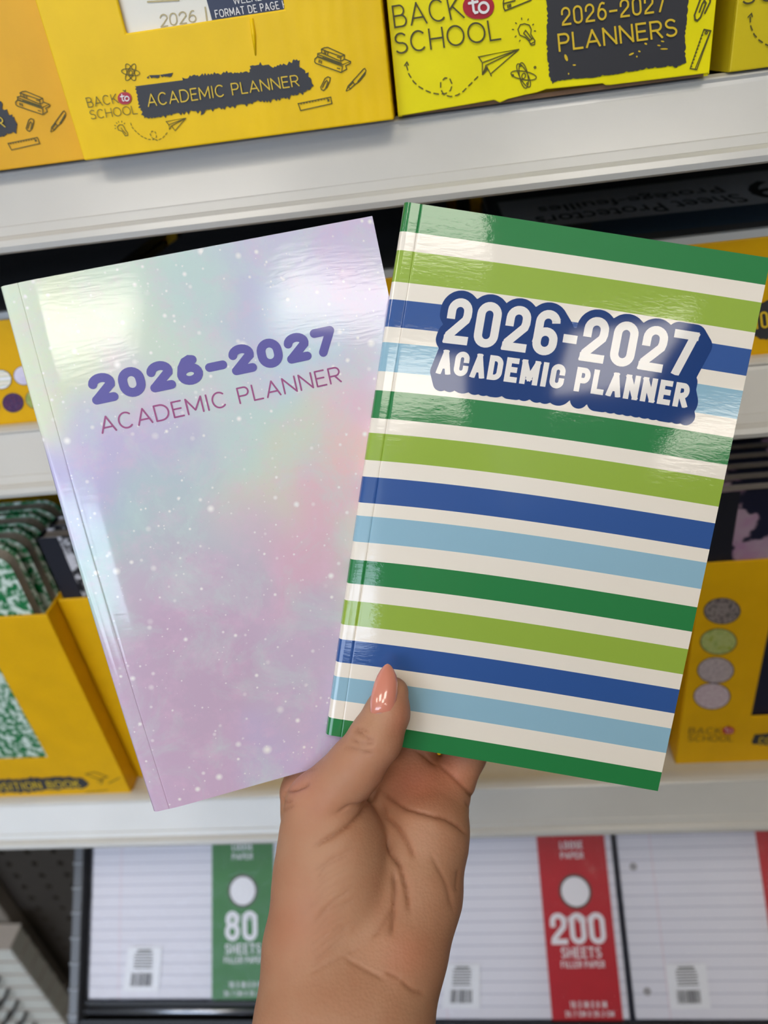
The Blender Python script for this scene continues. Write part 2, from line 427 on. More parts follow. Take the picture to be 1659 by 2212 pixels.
# ------------------------------------------------------------------ gondola: back panel, upright, shelves
YB = 0.62
def pegboard():
    pm = mat('dark_pegboard', (56, 50, 44), 0.6, var=0.06)
    x0, x1, z0, z1 = -1.5, 0.6, 0.05, 2.1
    b = MB(); hx, hz = 0.0407, 0.030
    # perforated area: each cell a ring of quads around an eight-sided hole, where the panel shows under the lowest shelf
    px0, pz0 = -0.78, 0.10; nx, nz = 11, 26
    px1, pz1 = px0 + nx*hx, pz0 + nz*hz
    for i in range(nx):
        for k in range(nz):
            ax, az = px0+i*hx, pz0+k*hz; cx, cz = ax+hx/2, az+hz/2; r = 0.0055
            sq = [(ax+hx, cz), (ax+hx, az+hz), (cx, az+hz), (ax, az+hz), (ax, cz), (ax, az), (cx, az), (ax+hx, az)]
            ho = [(cx+r*math.cos(j*math.pi/4), cz+r*math.sin(j*math.pi/4)) for j in range(8)]
            i0 = len(b.v)
            b.v += [(p[0], YB, p[1]) for p in sq] + [(p[0], YB, p[1]) for p in ho] + [(p[0], YB+0.006, p[1]) for p in ho]
            for j in range(8):
                q = (j+1) % 8; b.f.append([i0+j, i0+q, i0+8+q, i0+8+j]); b.f.append([i0+8+j, i0+8+q, i0+16+q, i0+16+j])
    for lo, hi in (((x0, z0), (px0, z1)), ((px1, z0), (x1, z1)), ((px0, z0), (px1, pz0)), ((px0, pz1), (px1, z1))):
        b.box((lo[0], YB, lo[1]), (hi[0], YB+0.006, hi[1]))
    o = b.build('wall_gondola', pm); tag(o, 'dark perforated back panel behind the shelves', kind='structure')
    bk = MB(); bk.box((x0, YB+0.02, z0), (x1, YB+0.03, z1)); bk.build('backing_sheet', mat('panel_backing', (20, 18, 17), 0.9), o)
    um = mat('upright_grey_paint', (124, 116, 106), 0.5, var=0.05)
    th = thing('shelf_upright', (-0.77, YB-0.02, 0.0855), 'grey vertical steel upright against the dark pegboard', 'upright')
    b = MB(); b.box((-0.792, YB-0.026, 0.0855), (-0.750, YB-0.0005, 2.1)); b.build('post', um, th, bevel=0.003)
    b = MB(); b.box((-1.5, 0.25, 0.0), (0.6, YB-0.001, 0.085)); t = b.build('base_deck', mat('base_deck_paint', (150, 142, 128), 0.6, var=0.08), None)
    tag(t, 'beige metal base deck at floor level under the shelves', 'shelf')
pegboard()

SHELVES = {}
def shelf(zt, name_label, extra):
    """zt = top of the price channel"""
    x0, x1 = -0.745, 0.45
    th = thing('store_shelf', (-0.2, 0.5, zt), name_label, 'shelf')
    b = MB(); b.box((x0, 0.386, zt-0.024), (x1, YB-0.0005, zt-0.0005)); b.build('shelf_deck', MT['deck'], th, bevel=0.001)
    zb = zt - 0.030
    fy = lambda s: 0.3805 - 0.0205*s       # along the face, 0 top .. 1 bottom
    fz = lambda s: zt - 0.030*s
    n = nrm((0, -0.030, 0.0205)); off = lambda s, d: (fy(s)+n[1]*d, fz(s)+n[2]*d)
    prof = [(0.3885, zt-0.0002), (0.3885, zt+0.0012), (0.3835, zt+0.0016), off(0, 0.0012), off(0.03, 0.0016), off(0.05, 0.0002), off(0.10, 0.0), off(0.72, 0.0),
            off(0.74, 0.0004), off(0.86, 0.0005), off(0.88, 0.0012), off(0.95, 0.0026), off(1.03, 0.0024), off(1.08, 0.0004), off(1.07, -0.0022), off(1.0, -0.003),
            off(0.9, -0.0024), off(0.2, -0.0022), (0.3862, zt-0.006), (0.3862, zt-0.0002)]
    b = MB(); b.prism(prof, x0, x1); b.build('price_channel', MT['channel'], th)
    for x in (x0, x1-0.004):
        b = MB(); b.slab([(x, 0.40, zt-0.0245), (x, YB-0.028, zt-0.0245), (x, YB-0.028, zt-0.075), (x, 0.43, zt-0.038)], (0.004, 0, 0)); b.build('bracket', MT['deck'], th)
    return th
shelf(1.470, 'ivory metal shelf with price channel under the yellow planner boxes', 0)
shelf(1.3355, 'ivory metal shelf with price channel under the sheet protector trays', 0)
shelf(0.9955, 'ivory metal shelf with price channel under the composition book trays', 0)

# ------------------------------------------------------------------ yellow cartons on the upper shelf
def carton(name, x0, x1, yf, yb, z0, z1, m, label, group, window=None, torn=None, cat='box', side_drop=0.0):
    th = thing(name, ((x0+x1)/2, (yf+yb)/2, z0), label, cat, group); t = 0.0018
    b = MB()
    if window:
        wx0, wx1, wz0, wz1 = window
        if wz1 >= z1:
            b.slab([(x0, yf, z0), (x1, yf, z0), (x1, yf, z1), (wx1, yf, z1), (wx1, yf, wz0), (wx0, yf, wz0), (wx0, yf, z1), (x0, yf, z1)], (0, t, 0))
        else:
            b.slab_hole([(x0, yf, z0), (x1, yf, z0), (x1, yf, z1), (x0, yf, z1)], [(wx0, yf, wz0), (wx1, yf, wz0), (wx1, yf, wz1), (wx0, yf, wz1)], (0, t, 0))
    elif torn:
        b.slab([(x, yf, z) for x, z in torn] + [(x1, yf, z1), (x0, yf, z1)], (0, t, 0))
    else:
        b.box((x0, yf, z0), (x1, yf+t, z1))
    front = b.build('front_panel', m, th, bevel=0.0006)
    b = MB(); b.box((x0, yb-t, z0), (x1, yb, z1)); b.build('back_panel', m, th)
    for xa in (x0, x1-t):
        b = MB(); b.box((xa, yf+t, z0), (xa+t, yb-t, z1-side_drop)); b.build('side_panel', m, th)
    b = MB(); b.box((x0+t, yf+t+0.0002, z0), (x1-t, yb-t, z0+t)); b.build('base_panel', MT['kraft'], th)
    return th, front

def conv(ox, oy, s, lines): return [[(ox + x/s, oy + y/s) for x, y in ln] for ln in lines]
N_FRONT = np.array([0, -1.0, 0])
def ellipse_px(cx, cy, rx, ry, rot, n=24):
    c, s_ = math.cos(math.radians(rot)), math.sin(math.radians(rot))
    return [(cx + rx*math.cos(2*math.pi*k/n)*c - ry*math.sin(2*math.pi*k/n)*s_, cy + rx*math.cos(2*math.pi*k/n)*s_ + ry*math.sin(2*math.pi*k/n)*c) for k in range(n+1)]

BOOKS = conv(600, 60, 6.381, [[(605,340),(600,295),(640,275),(690,270),(920,375)], [(600,295),(870,395),(920,375)], [(870,395),(865,460),(605,345)], [(920,375),(912,438),(865,460)],
    [(600,345),(550,355),(548,395),(890,510),(1005,465),(920,430)], [(560,370),(880,490)], [(620,410),(850,490)], [(545,400),(510,430),(508,470),(525,490),(870,615),(950,570),(935,520)], [(545,400),(890,530),(880,610)],
    [(1005,465),(1000,490),(940,520)], [(570,445),(565,475)], [(585,450),(583,480)], [(605,458),(603,490)], [(820,555),(855,565)], [(645,325),(642,355)], [(665,332),(662,360)], [(690,340),(688,368)], [(820,400),(855,410)]])
CLIP = conv(600, 60, 6.381, [[(670,830),(715,740),(725,690),(690,675),(650,700),(590,820),(600,850),(630,865),(655,840),(690,745),(675,725),(650,750),(615,820)]])
PEN = conv(600, 60, 6.381, [[(940,875),(970,800),(1030,735),(1180,570),(1200,560),(1215,590),(1200,640),(1120,740),(1050,790),(1000,840),(940,875)], [(1030,735),(1060,785)], [(965,805),(1000,840)], [(1100,740),(1200,630)], [(1108,735),(1200,615)], [(985,800),(1035,750)]])
RULER = conv(600, 60, 6.381, [[(280,1045),(730,955),(745,1045),(315,1140),(280,1045)], [(735,985),(748,1045)], [(690,990),(705,990),(705,1010),(690,1010),(690,990)]] + [[(320+k*40,1037-k*8),(322+k*40,1052-k*8)] for k in range(10)])
ATOM = [ellipse_px(282, 156, 20, 7, a) for a in (8, 63, -62)] + [ellipse_px(282, 157, 4, 5, 0, 10)]
BULB = conv(100, 100, 4.366, [[(735,830),(715,800),(680,790),(670,760),(690,740),(720,742),(735,765),(745,790),(765,815),(770,840),(745,845),(735,830)], [(705,770),(715,785),(750,825)], [(660,720),(668,728)], [(680,708),(684,718)], [(712,705),(712,716)], [(645,745),(655,750)], [(740,725),(735,732)], [(648,775),(657,775)]])
PLANE = conv(100, 100, 4.366, [[(1130,710),(1315,678),(1155,740),(1130,710)], [(1155,740),(1160,785),(1180,750),(1315,678)], [(1180,750),(1215,795),(1315,678)]])
DASH = conv(100, 100, 4.366, [[(795,725),(810,765),(850,810),(900,850),(960,878),(1010,880),(1040,855),(1030,810),(995,800),(980,830),(1000,865),(1050,888),(1100,862),(1160,790)]])
def dashes(line, on, off):
    out = []; pts = [np.array(p, float) for p in line]; acc = 0; cur = [pts[0]]; pen = True
    for a, b in zip(pts[:-1], pts[1:]):
        L = np.linalg.norm(b-a); t = 0
        while t < L:
            step = min((on if pen else off) - acc, L-t); t += step; acc += step; p = a + (b-a)*t/L
            if pen: cur.append(p)
            if acc >= (on if pen else off) - 1e-6:
                if pen and len(cur) > 1: out.append([tuple(q) for q in cur])
                pen = not pen; acc = 0; cur = [p]
    return out
PATCH1 = [(297,215),(293,183),(302,175),(330,168),(366,166),(374,158),(384,160),(388,170),(402,176),(410,164),(420,162),(440,164),(500,157),(540,155),(546,142),(576,140),(590,146),(632,136),(634,128),(648,130),(646,142),(657,150),(660,158),(670,168),(674,180),(668,194),(640,205),(600,213),(560,218),(500,229),(446,236),(440,246),(430,238),(400,241),(350,250),(312,256),(307,240)]

def shift_obj(o, dx):                       # move print sideways along the same face
    for v in o.data.vertices: v.co.x += dx

def print_small(front, yf, words, dx=0.0, full=True):
    """the academic-planner print, traced where it stands on the golden carton"""
    pl = (np.array([0, yf-0.0004, 1.5]), N_FRONT); pl2 = (np.array([0, yf-0.0007, 1.5]), N_FRONT); made = []
    b = MB(); put_patch(b, ragged(PATCH1, 7.5, 3.2), pl); made.append(b.build('brush_patch', MT['ink'], front))
    Yq = lambda *pts: [on_y(x, y, yf-0.0002) for x, y in pts]
    b = MB(); put_text(b, words, Yq((321,231),(648,186),(643,161),(317,203)), .10, off=.0008); made.append(b.build('lettering', MT['yellow_ink'], front))
    for nm, lines in (('printed_books', BOOKS), ('printed_paper_clip', CLIP), ('printed_pen', PEN), ('printed_ruler', RULER)):
        b = MB(); put_lines(b, lines, 0.00038, pl); made.append(b.build(nm, MT['ink_line'], front))
    if full:
        b = MB(); put_text(b, 'BACK', Yq((191.6,232.8),(258,222.5),(252,202),(185,211)), .085, off=.0005); made.append(b.build('lettering', MT['ink_grey'], front))
        b = MB(); put_text(b, 'SCHOOL', Yq((197,258),(299,246),(294,227),(193,238)), .085, off=.0005); made.append(b.build('lettering', MT['ink_grey'], front))
        for nm, lines in (('printed_atom', ATOM), ('printed_bulb', BULB), ('printed_paper_plane', PLANE), ('printed_flight_path', dashes(DASH[0], 5, 4))):
            b = MB(); put_lines(b, lines, 0.0003, pl); made.append(b.build(nm, MT['ink_line'], front))
        apple(front, 269, 212, 15, 14.5, yf, made)
    for o in made:
        if dx: shift_obj(o, dx)

def apple(front, cx, cy, rx, ry, yf, made=None):
    pts = []
    for k in range(36):
        a = 2*math.pi*k/36; s_ = 1 - 0.10*max(0, math.cos(a - math.pi/2*3))**6 - 0.07*max(0, math.cos(a - math.pi/2))**8
        pts.append((cx + rx*math.cos(a)*s_, cy + ry*math.sin(a)*s_))
    b = MB(); put_patch(b, pts, (np.array([0, yf-0.0005, 1.5]), N_FRONT)); o = b.build('printed_apple', MT['apple'], front)
    b = MB(); put_lines(b, [[(cx+1, cy-ry*.95), (cx+2, cy-ry*1.2)], [(cx+1, cy-ry), (cx-3, cy-ry*1.15)]], 0.0004, (np.array([0, yf-0.0006, 1.5]), N_FRONT)); s = b.build('printed_stem', MT['ink_line'], front)
    k = rx/15
    T = [[(cx-6*k, cy-8*k), (cx-4.5*k, cy+4*k), (cx-3*k, cy+6*k), (cx-1*k, cy+5.5*k)], [(cx-9*k, cy-3*k), (cx-1*k, cy-4.6*k)], ellipse_px(cx+5*k, cy+1*k, 4.6*k, 4.8*k, 0, 16)]
    b = MB(); put_lines(b, T, 0.00042*k, (np.array([0, yf-0.0009, 1.5]), N_FRONT)); w = b.build('lettering', MT['white_ink'], front)
    if made is not None: made += [o, s, w]

# golden carton with a window on a planner
wx0, wz0 = on_y(272, 72, .366)[0], on_y(430, 48, .366)[2]; wx1 = on_y(615, 22, .366)[0]
c1, f1 = carton('display_carton', -0.1622, -0.0190, 0.366, 0.56, 1.4718, 1.585, MT['gold'], 'golden yellow carton with cut window and ACADEMIC PLANNER print', 'planner cartons on the upper shelf', window=(wx0, wx1, wz0, 1.575))
print_small(f1, 0.366, 'ACADEMIC PLANNER')
# crease down from the window
b = MB(); b.tube([on_y(543, 40, .3659), on_y(548, 75, .3658), on_y(552, 120, .3659)], [0.0008, 0.001, 0.0003], 8); b.build('carton_crease', MT['gold'], f1, smooth=True)
# planner inside
th = thing('boxed_planner', ((wx0+wx1)/2, 0.372, 1.4745), 'cream planner with gold 2026 lettering inside the golden carton', 'planner')
cream = mat('cream_cover', (232, 228, 214), 0.45); navy = mat('navy_label', (24, 34, 66), 0.45); gold = mat('gold_foil', (150, 132, 84), 0.35, metal=0.3)
b = MB(); b.box((-0.158, 0.3685, 1.4745), (-0.024, 0.3695, 1.570)); cov = b.build('front_cover', cream, th)
b = MB(); b.box((-0.158, 0.3697, 1.4745), (-0.0245, 0.377, 1.570)); b.build('page_block', MT['pages'], th)
b = MB(); b.box((-0.158, 0.3772, 1.4745), (-0.024, 0.3782, 1.570)); b.build('back_cover', cream, th)
Yq = lambda Y, *pts: [on_y(x, y, Y) for x, y in pts]
b = MB(); put_text(b, '2026', Yq(.3683, (347,59.6),(425,47.7),(422,20.7),(344,31)), .10, off=.0001); b.build('lettering', gold, cov)
b = MB(); put_lines(b, [[(443,16),(447,45)], [(319,4),(386,0)]], 0.0006, (np.array([0, .3682, 1.5]), N_FRONT)); b.build('printed_rule', gold, cov)
b = MB(); b.poly(Yq(.3682, (459,46.6),(625,21.5),(612,-40),(443,-12))); lab = b.build('cover_label', navy, cov)
b = MB(); put_text(b, 'FORMAT DE PAGE H', Yq(.3681, (466.6,39),(621,17),(617,0),(463,22)), .11, off=.0002); put_text(b, 'WEEKLY', Yq(.3681, (505,10),(578,-1),(575,-16),(502,-5)), .11, off=.0002)
b.build('lettering', MT['white_ink'], cov)

# carton left of it, its shade painted in as amber, same print further along
dx0 = on_y(76, 230, .372)[0] - on_y(718, 130, .366)[0]
c0, f0 = carton('display_carton', -0.3080, -0.1640, 0.372, 0.56, 1.4718, 1.585, MT['amber'], 'carton with painted-in amber shade and scuffed corner beside the golden windowed carton', 'planner cartons on the upper shelf')
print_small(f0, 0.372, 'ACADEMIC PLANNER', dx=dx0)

# lemon carton with torn bottom edge
YL = 0.374
tz = 1.4722
torn = [(-0.0172, tz)]
for x, y in [(1010,226),(1068,216),(1080,222),(1098,214),(1130,206),(1160,200),(1180,193),(1250,186),(1303,180),(1308,184),(1318,184),(1400,174),(1530,158)]:
    p = on_y(x, y, YL); torn.append((p[0], max(p[2], tz-0.0002)))
torn.append((0.1166, tz))
c2, f2 = carton('display_carton', -0.0172, 0.1166, YL, 0.56, 1.4718, 1.60, MT['lemon'], 'lemon yellow carton with torn lower edge and large PLANNERS patch', 'planner cartons on the upper shelf', torn=torn)
c3, f3 = carton('display_carton', 0.1262, 0.2600, 0.378, 0.56, 1.4718, 1.60, MT['lemon2'], 'dull yellow carton standing right beside the lemon carton', 'planner cartons on the upper shelf')
def print_big(front, yf, dx=0.0, pts=None):
    made = []; pl = (np.array([0, yf-0.0004, 1.5]), N_FRONT)
    Q = lambda *p: [on_y(x, y, yf-0.0002) for x, y in p]
    ox, oy, s = 840, 0, 4.879; C = lambda L: conv(ox, oy, s, L)
    b = MB(); put_text(b, 'BACK', Q((852,61),(1004,39),(993,-10),(845.7,12.3)), .075, off=.0005, cap='square'); made.append(b.build('lettering', MT['ink_grey'], front))
    b = MB(); put_text(b, 'SCHOOL', Q((855,118),(1083,86),(1076,41),(850,72)), .085, off=.0005, cap='square'); made.append(b.build('lettering', MT['ink_grey'], front))
    plane = C([[(945,600),(1370,520),(985,660),(945,600)], [(1370,520),(1020,690),(985,790),(985,660)], [(1370,520),(1070,780),(1030,700)], [(1070,780),(1080,800)], [(985,785),(1018,705),(1035,735),(990,785)], [(992,775),(1022,725)]])
    dash = C([[(185,690),(210,780),(260,860),(320,915),(380,950),(450,980),(530,992),(600,985),(650,950),(668,890),(640,825),(590,820),(545,870),(545,940),(580,1000),(650,1018),(720,1003),(780,965),(850,895),(950,795)]])
    arrow = C([[(165,690),(190,655),(205,685)]])
    bulb = C([[(1475,430),(1440,395),(1380,370),(1360,310),(1385,260),(1430,250),(1480,265),(1500,310),(1495,360),(1520,400),(1540,430),(1535,470),(1500,475),(1475,430),(1520,400)], [(1420,350),(1440,320),(1460,345),(1505,410)], [(1425,355),(1480,415)], [(1490,465),(1535,440)], [(1335,240),(1345,248)], [(1398,190),(1400,205)], [(1470,200),(1465,212)], [(1525,255),(1515,262)], [(1300,310),(1315,312)], [(1545,328),(1532,326)], [(1330,390),(1340,380)], [(1375,435),(1382,425)]])
    at_ = [ellipse_px(840+1420/s, 795/s, 28, 9, a) for a in (10, 63, -100)] + [ellipse_px(840+1420/s, 800/s, 4, 6, 15, 12)] + [ellipse_px(840+x/s, y/s, 2, 2, 0, 8) for x, y in ((1385,690),(1540,710),(1305,795),(1460,880))]
    stack = C([[(1215,-20),(1205,30),(1210,80),(1225,112),(1500,0)], [(1205,40),(1330,5)], [(1250,55),(1255,80)], [(1265,50),(1270,75)], [(1280,45),(1285,70)]])
    for nm, L, w in (('printed_paper_plane', plane, .00042), ('printed_flight_path', dashes(dash[0], 10, 8) + arrow, .0005), ('printed_bulb', bulb, .00042), ('printed_atom', at_, .0004), ('printed_books', stack, .0005)):
        b = MB(); put_lines(b, L, w, pl); made.append(b.build(nm, MT['ink_line'], front))
    apple(front, 1033.5, 14, 34, 29, yf, made)
    s2 = 4.254; C2 = lambda L: conv(1170, 0, s2, L)
    ruler = C2([[(1365,630),(1490,275),(1555,285),(1425,640),(1365,630)], [(1545,300),(1410,636)], [(1492,270),(1556,282)]] + [[(1370+k*11, 610-k*32), (1380+k*11, 612-k*32)] for k in range(10)]) + [ellipse_px(1170+1512/s2, 302/s2, 2.4, 2.6, 0, 10)]
    clip_ = C2([[(1500,120),(1548,20),(1552,-30),(1500,-60),(1460,-10),(1405,140),(1410,180),(1430,190),(1460,160),(1510,30),(1495,5),(1475,40),(1450,110)]])
    for nm, L, w in (('printed_ruler', ruler, .00045), ('printed_paper_clip', clip_, .0007)):
        b = MB(); put_lines(b, L, w, pl); made.append(b.build(nm, MT['ink_line'], front))
    patch = [(x, y) for x, y in C2([[(25,-90),(50,60),(45,250),(45,450),(65,700),(100,775),(150,740),(350,722),(500,712),(600,692),(880,652),(905,640),(1180,612),(1240,622),(1330,575),(1320,350),(1335,200),(1350,0),(1350,-90)]])[0]]
    b = MB(); put_patch(b, ragged(patch, 3.2, 4.5), pl); made.append(b.build('brush_patch', MT['ink'], front))
    b = MB(); put_text(b, '2026-2027', Q((1213.5,56),(1438,25),(1436,-15),(1210,16.5)), .115, off=.0009, cap='square', digit=.6); made.append(b.build('lettering', MT['yellow_ink'], front))
    b = MB(); put_text(b, 'PLANNERS', Q((1206.4,112),(1463,78),(1459,39),(1203,73)), .12, off=.0009, cap='square'); made.append(b.build('lettering', MT['yellow_ink'], front))
    specks = [(225,530,14,34,-20),(300,598,16,7,0),(825,497,26,9,-25),(898,472,12,8,20),(875,520,8,9,0),(957,402,14,9,25),(1112,380,16,7,10),(1078,418,16,7,10),(1125,450,36,7,0),(248,678,6,10,0)]
    b = MB()
    for x, y, rx, ry, a in specks:
        put_patch(b, ellipse_px(1170+x/s2, y/s2, rx/s2, ry/s2, a, 9)[:-1], (np.array([0, yf-0.0007, 1.5]), N_FRONT))
    made.append(tag(b.build('bare_specks', MT['yellow_ink'], front), kind='stuff'))
    for o in made:
        if dx: shift_obj(o, dx)
print_big(f2, YL)
print_big(f3, 0.378, dx=on_y(1600, 15, .378)[0] - on_y(852, 95, .374)[0])

# ------------------------------------------------------------------ middle shelf: low trays of sheet protectors
zd = 1.3355
film = NT('clear_film'); film.b.inputs['Base Color'].default_value = lin((206, 212, 216)) + (1,); film.b.inputs['Roughness'].default_value = 0.25; film.b.inputs['Alpha'].default_value = 0.75
MT['film'] = film.m
MT['pack'] = mat('charcoal_pack_card', (74, 76, 80), 0.4, var=0.2, vscale=15)
MT['pack_blue'] = mat('slate_blue_pack_band', (52, 74, 96), 0.4)
MT['pack_text'] = mat('pack_grey_print', (18, 18, 20), 0.6)
MT['pack_light'] = mat('pack_pale_panel', (196, 198, 200), 0.45)
def protector_pack(x0, x1, y0, z, label, text=False, tint='pack'):
    th = thing('sheet_protector_pack', ((x0+x1)/2, y0+0.1, z), label, 'stationery pack', 'sheet protector packs on the middle shelf')
    b = MB(); b.box((x0+.004, y0+.004, z+.0005), (x1-.004, y0+.2, z+.0062)); card = b.build('printed_card', MT[tint], th)
    b = MB(); b.slab([(x0, y0-.004, z), (x1, y0-.004, z+.0006), (x1, y0-.001, z+.0072), (x0, y0-.001, z+.0066)], (0, .0042, 0)); b.build('film_edge', MT['film'], th)
    if text:
        zz = z + .0066; r = lambda ax, ay, bx, by: [np.array((bx, by, zz)), np.array((ax, by, zz)), np.array((ax, ay, zz)), np.array((bx, ay, zz))]
        b = MB(); b.poly([(x0+.012, y0+.06, z+.0064), (x1-.006, y0+.055, z+.0064), (x1-.006, y0+.15, z+.0064), (x0+.012, y0+.15, z+.0064)]); b.build('pale_panel', MT['pack_light'], card)
        b = MB(); b.poly([(x0+.05, y0+.02, z+.0064), (x1-.006, y0+.015, z+.0064), (x1-.006, y0+.054, z+.0064), (x0+.06, y0+.058, z+.0064)]); b.build('blue_band', MT['pack_blue'], card)
        b = MB()
        put_font(b, 'Sheet Protectors', r(0.055, y0+.064, 0.175, y0+.088), off=.0001, offset=.004)
        put_font(b, 'Prot\u00e8ge-feuilles', r(0.060, y0+.096, 0.172, y0+.122), off=.0001, offset=.004)
        put_font(b, '9', r(0.182, y0+.062, 0.206, y0+.118), off=.0001)
        b.build('lettering', MT['pack_text'], card)
    return th
TR = [(-0.455, -0.212, 'yellow'), (-0.205, 0.010, 'yellow'), (0.020, 0.262, 'yellow')]
labs = ['low yellow tray with round pattern swatches holding dark packs', 'low yellow tray on the middle shelf mostly behind the two planners', 'low yellow tray with NOTEBOOK brush patch on the middle shelf']
tray_fronts = []
for (x0, x1, _), lb in zip(TR, labs):
    t_, f_ = carton('display_tray', x0, x1, 0.390, 0.605, zd, 1.3975, MT['tray'], lb, 'low trays on the middle shelf', cat='tray', side_drop=.024); tray_fronts.append(f_)
for j, (x0, x1, _) in enumerate(TR):
    for k in range(8):
        z = zd + .0022 + k*.0078
        if j != 2: lb = 'dark sheet protector pack lying flat in the %s tray' % ('swatch printed low' if j == 0 else 'partly hidden low')
        else: lb = 'dark sheet protector pack under the top pack of the NOTEBOOK tray'
        top = (k == 7)
        if top: lb = ['topmost dark pack in the swatch printed low tray', 'topmost dark pack in the partly hidden low tray', 'top grey pack with upside-down Sheet Protectors lettering'][j]
        protector_pack(x0+.004+.001*(k % 2), x1-.004, 0.398+.0012*((k*5) % 3), z, lb, text=(top and j == 2))
# swatches on the left tray
def swatch_mat(name, cols, scale, wave=False):
    t = NT(name); tc = t.n('ShaderNodeTexCoord')
    nz = t.n('ShaderNodeTexWave', i_Scale=scale, i_Distortion=1.5, bands_direction='Z') if wave else t.n('ShaderNodeTexNoise', i_Scale=scale, i_Detail=3.0)
    t.l(tc.outputs['Object'], nz.inputs['Vector'])
    t.l(t.ramp(nz.outputs[1 if wave else 0], [(0.3 + 0.4*k/(max(1, len(cols)-1)), lin(c)) for k, c in enumerate(cols)]), t.b.inputs['Base Color'])
    t.b.inputs['Roughness'].default_value = 0.5; return t.m
MS = [swatch_mat('swatch_pastel_bands', [(236, 232, 220), (226, 206, 110), (150, 200, 205), (240, 240, 240)], 60, True), swatch_mat('swatch_purple', [(40, 26, 52), (96, 50, 90), (50, 34, 84), (130, 90, 120)], 500),
      swatch_mat('swatch_lavender', [(226, 222, 236), (206, 200, 230)], 200), swatch_mat('swatch_grey_marble', [(60, 52, 56), (150, 140, 136), (80, 66, 74)], 300),
      swatch_mat('swatch_lime', [(150, 160, 40), (180, 190, 120), (140, 160, 70)], 200), swatch_mat('swatch_rose_grey', [(196, 184, 184), (160, 146, 150)], 400), swatch_mat('swatch_pale_rose', [(212, 200, 202), (186, 160, 172)], 400)]
def swatch(front, cx, cy, rx, ry, yf, m):
    b = MB(); put_patch(b, ellipse_px(cx, cy, rx*1.06, ry*1.06, 0, 28)[:-1], (np.array([0, yf-.0003, 1.5]), N_FRONT)); b.build('swatch_rim', MT['ink'], front)
    b = MB(); put_patch(b, ellipse_px(cx, cy, rx, ry, 0, 28)[:-1], (np.array([0, yf-.0005, 1.5]), N_FRONT)); b.build('pattern_swatch', m, front)
for cx, cy, m in ((2, 820, MS[0]), (28, 870, MS[1]), (52, 811, MS[2]), (78, 862, MS[4]), (-24, 880, MS[5])):
    swatch(tray_fronts[0], cx, cy, 22, 20, .390, m)
PL = (np.array([0, .3896, 1.5]), N_FRONT)
b = MB(); put_patch(b, ragged([(1625,665),(1640,655),(1700,640),(1800,626),(1808,700),(1700,722),(1650,732),(1628,725)], 4, 6), PL); b.build('brush_patch', MT['ink'], tray_fronts[2])
b = MB(); put_text(b, 'NOTEBOOK', [on_y(x, y, .3895) for x, y in ((1622,712),(1790,690),(1786,655),(1618,676))], .12, off=.0006); b.build('lettering', MT['yellow_ink'], tray_fronts[2])

# ------------------------------------------------------------------ composition books in tall trays
zc = 0.9955
def marble_mat(name, dark, light, scale=70):
    t = NT(name); tc = t.n('ShaderNodeTexCoord')
    n1 = t.n('ShaderNodeTexNoise', i_Scale=float(scale), i_Detail=6.0, i_Roughness=0.7); t.l(tc.outputs['Object'], n1.inputs['Vector'])
    t.l(t.ramp(n1.outputs[0], [(0.47, lin(dark)), (0.56, lin(light))]), t.b.inputs['Base Color']); t.b.inputs['Roughness'].default_value = 0.4; return t.m
def floral_mat(name):
    t = NT(name); tc = t.n('ShaderNodeTexCoord')
    v = t.n('ShaderNodeTexVoronoi', i_Scale=26.0); t.l(tc.outputs['Object'], v.inputs['Vector'])
    n1 = t.n('ShaderNodeTexNoise', i_Scale=90.0, i_Detail=4.0); t.l(tc.outputs['Object'], n1.inputs['Vector'])
    d = t.math('ADD', v.outputs['Distance'], t.math('MULTIPLY', n1.outputs[0], 0.5))
    petal = t.mix(n1.outputs[0], lin((150, 96, 140)), lin((170, 160, 166)))
    m = t.ramp(d, [(0.62, (1, 1, 1)), (0.68, (0, 0, 0))])
    t.l(t.mix(m, lin((14, 18, 44)), petal), t.b.inputs['Base Color']); t.b.inputs['Roughness'].default_value = 0.4; return t.m
MT['green_marble'] = marble_mat('green_marble', (0, 112, 58), (206, 222, 212), 150)
MT['black_marble'] = marble_mat('black_marble', (14, 14, 18), (206, 206, 212), 120)
MT['floral'] = floral_mat('navy_floral')
MT['tape'] = mat('navy_spine_tape', (20, 22, 34), 0.5, var=0.1)
MT['tape_grey'] = mat('taupe_spine_tape', (110, 100, 90), 0.6, var=0.1)
def rounded_right(x0, x1, z0, z1, r, y):
    pts = [(x0, y, z0)]
    pts += [(x1-r+r*math.cos(a), y, z0+r+r*math.sin(a)) for a in np.linspace(-math.pi/2, 0, 6)]
    pts += [(x1-r+r*math.cos(a), y, z1-r+r*math.sin(a)) for a in np.linspace(0, math.pi/2, 6)]
    return pts + [(x0, y, z1)]
def comp_book(x0, y, th_, cover, label, group, tape='tape', w=.190, h=.247, lean=0.0):
    th = thing('composition_book', (x0+w/2, y+th_/2, zc+.002), label, 'notebook', group); z0 = zc+.002; z1 = z0+h
    for nm, ya, tk in (('front_cover', y, .0009), ('back_cover', y+th_-.0009, .0009)):
        b = MB(); b.slab(rounded_right(x0, x0+w, z0, z1, .014, ya), (0, tk, 0)); b.build(nm, MT[cover], th)
    b = MB(); b.slab(rounded_right(x0+.001, x0+w-.003, z0+.002, z1-.002, .013, y+.001), (0, th_-.002, 0)); b.build('page_block', MT['pages_grey'], th)
    b = MB(); b.slab([(x0-.0006, y-.0004, z0), (x0+.014, y-.0004, z0), (x0+.014, y-.0004, z1), (x0-.0006, y-.0004, z1)], (0, .0003, 0)); b.box((x0-.0008, y-.0004, z0), (x0-.0002, y+th_+.0002, z1)); b.build('spine_tape', MT[tape], th)
    return th
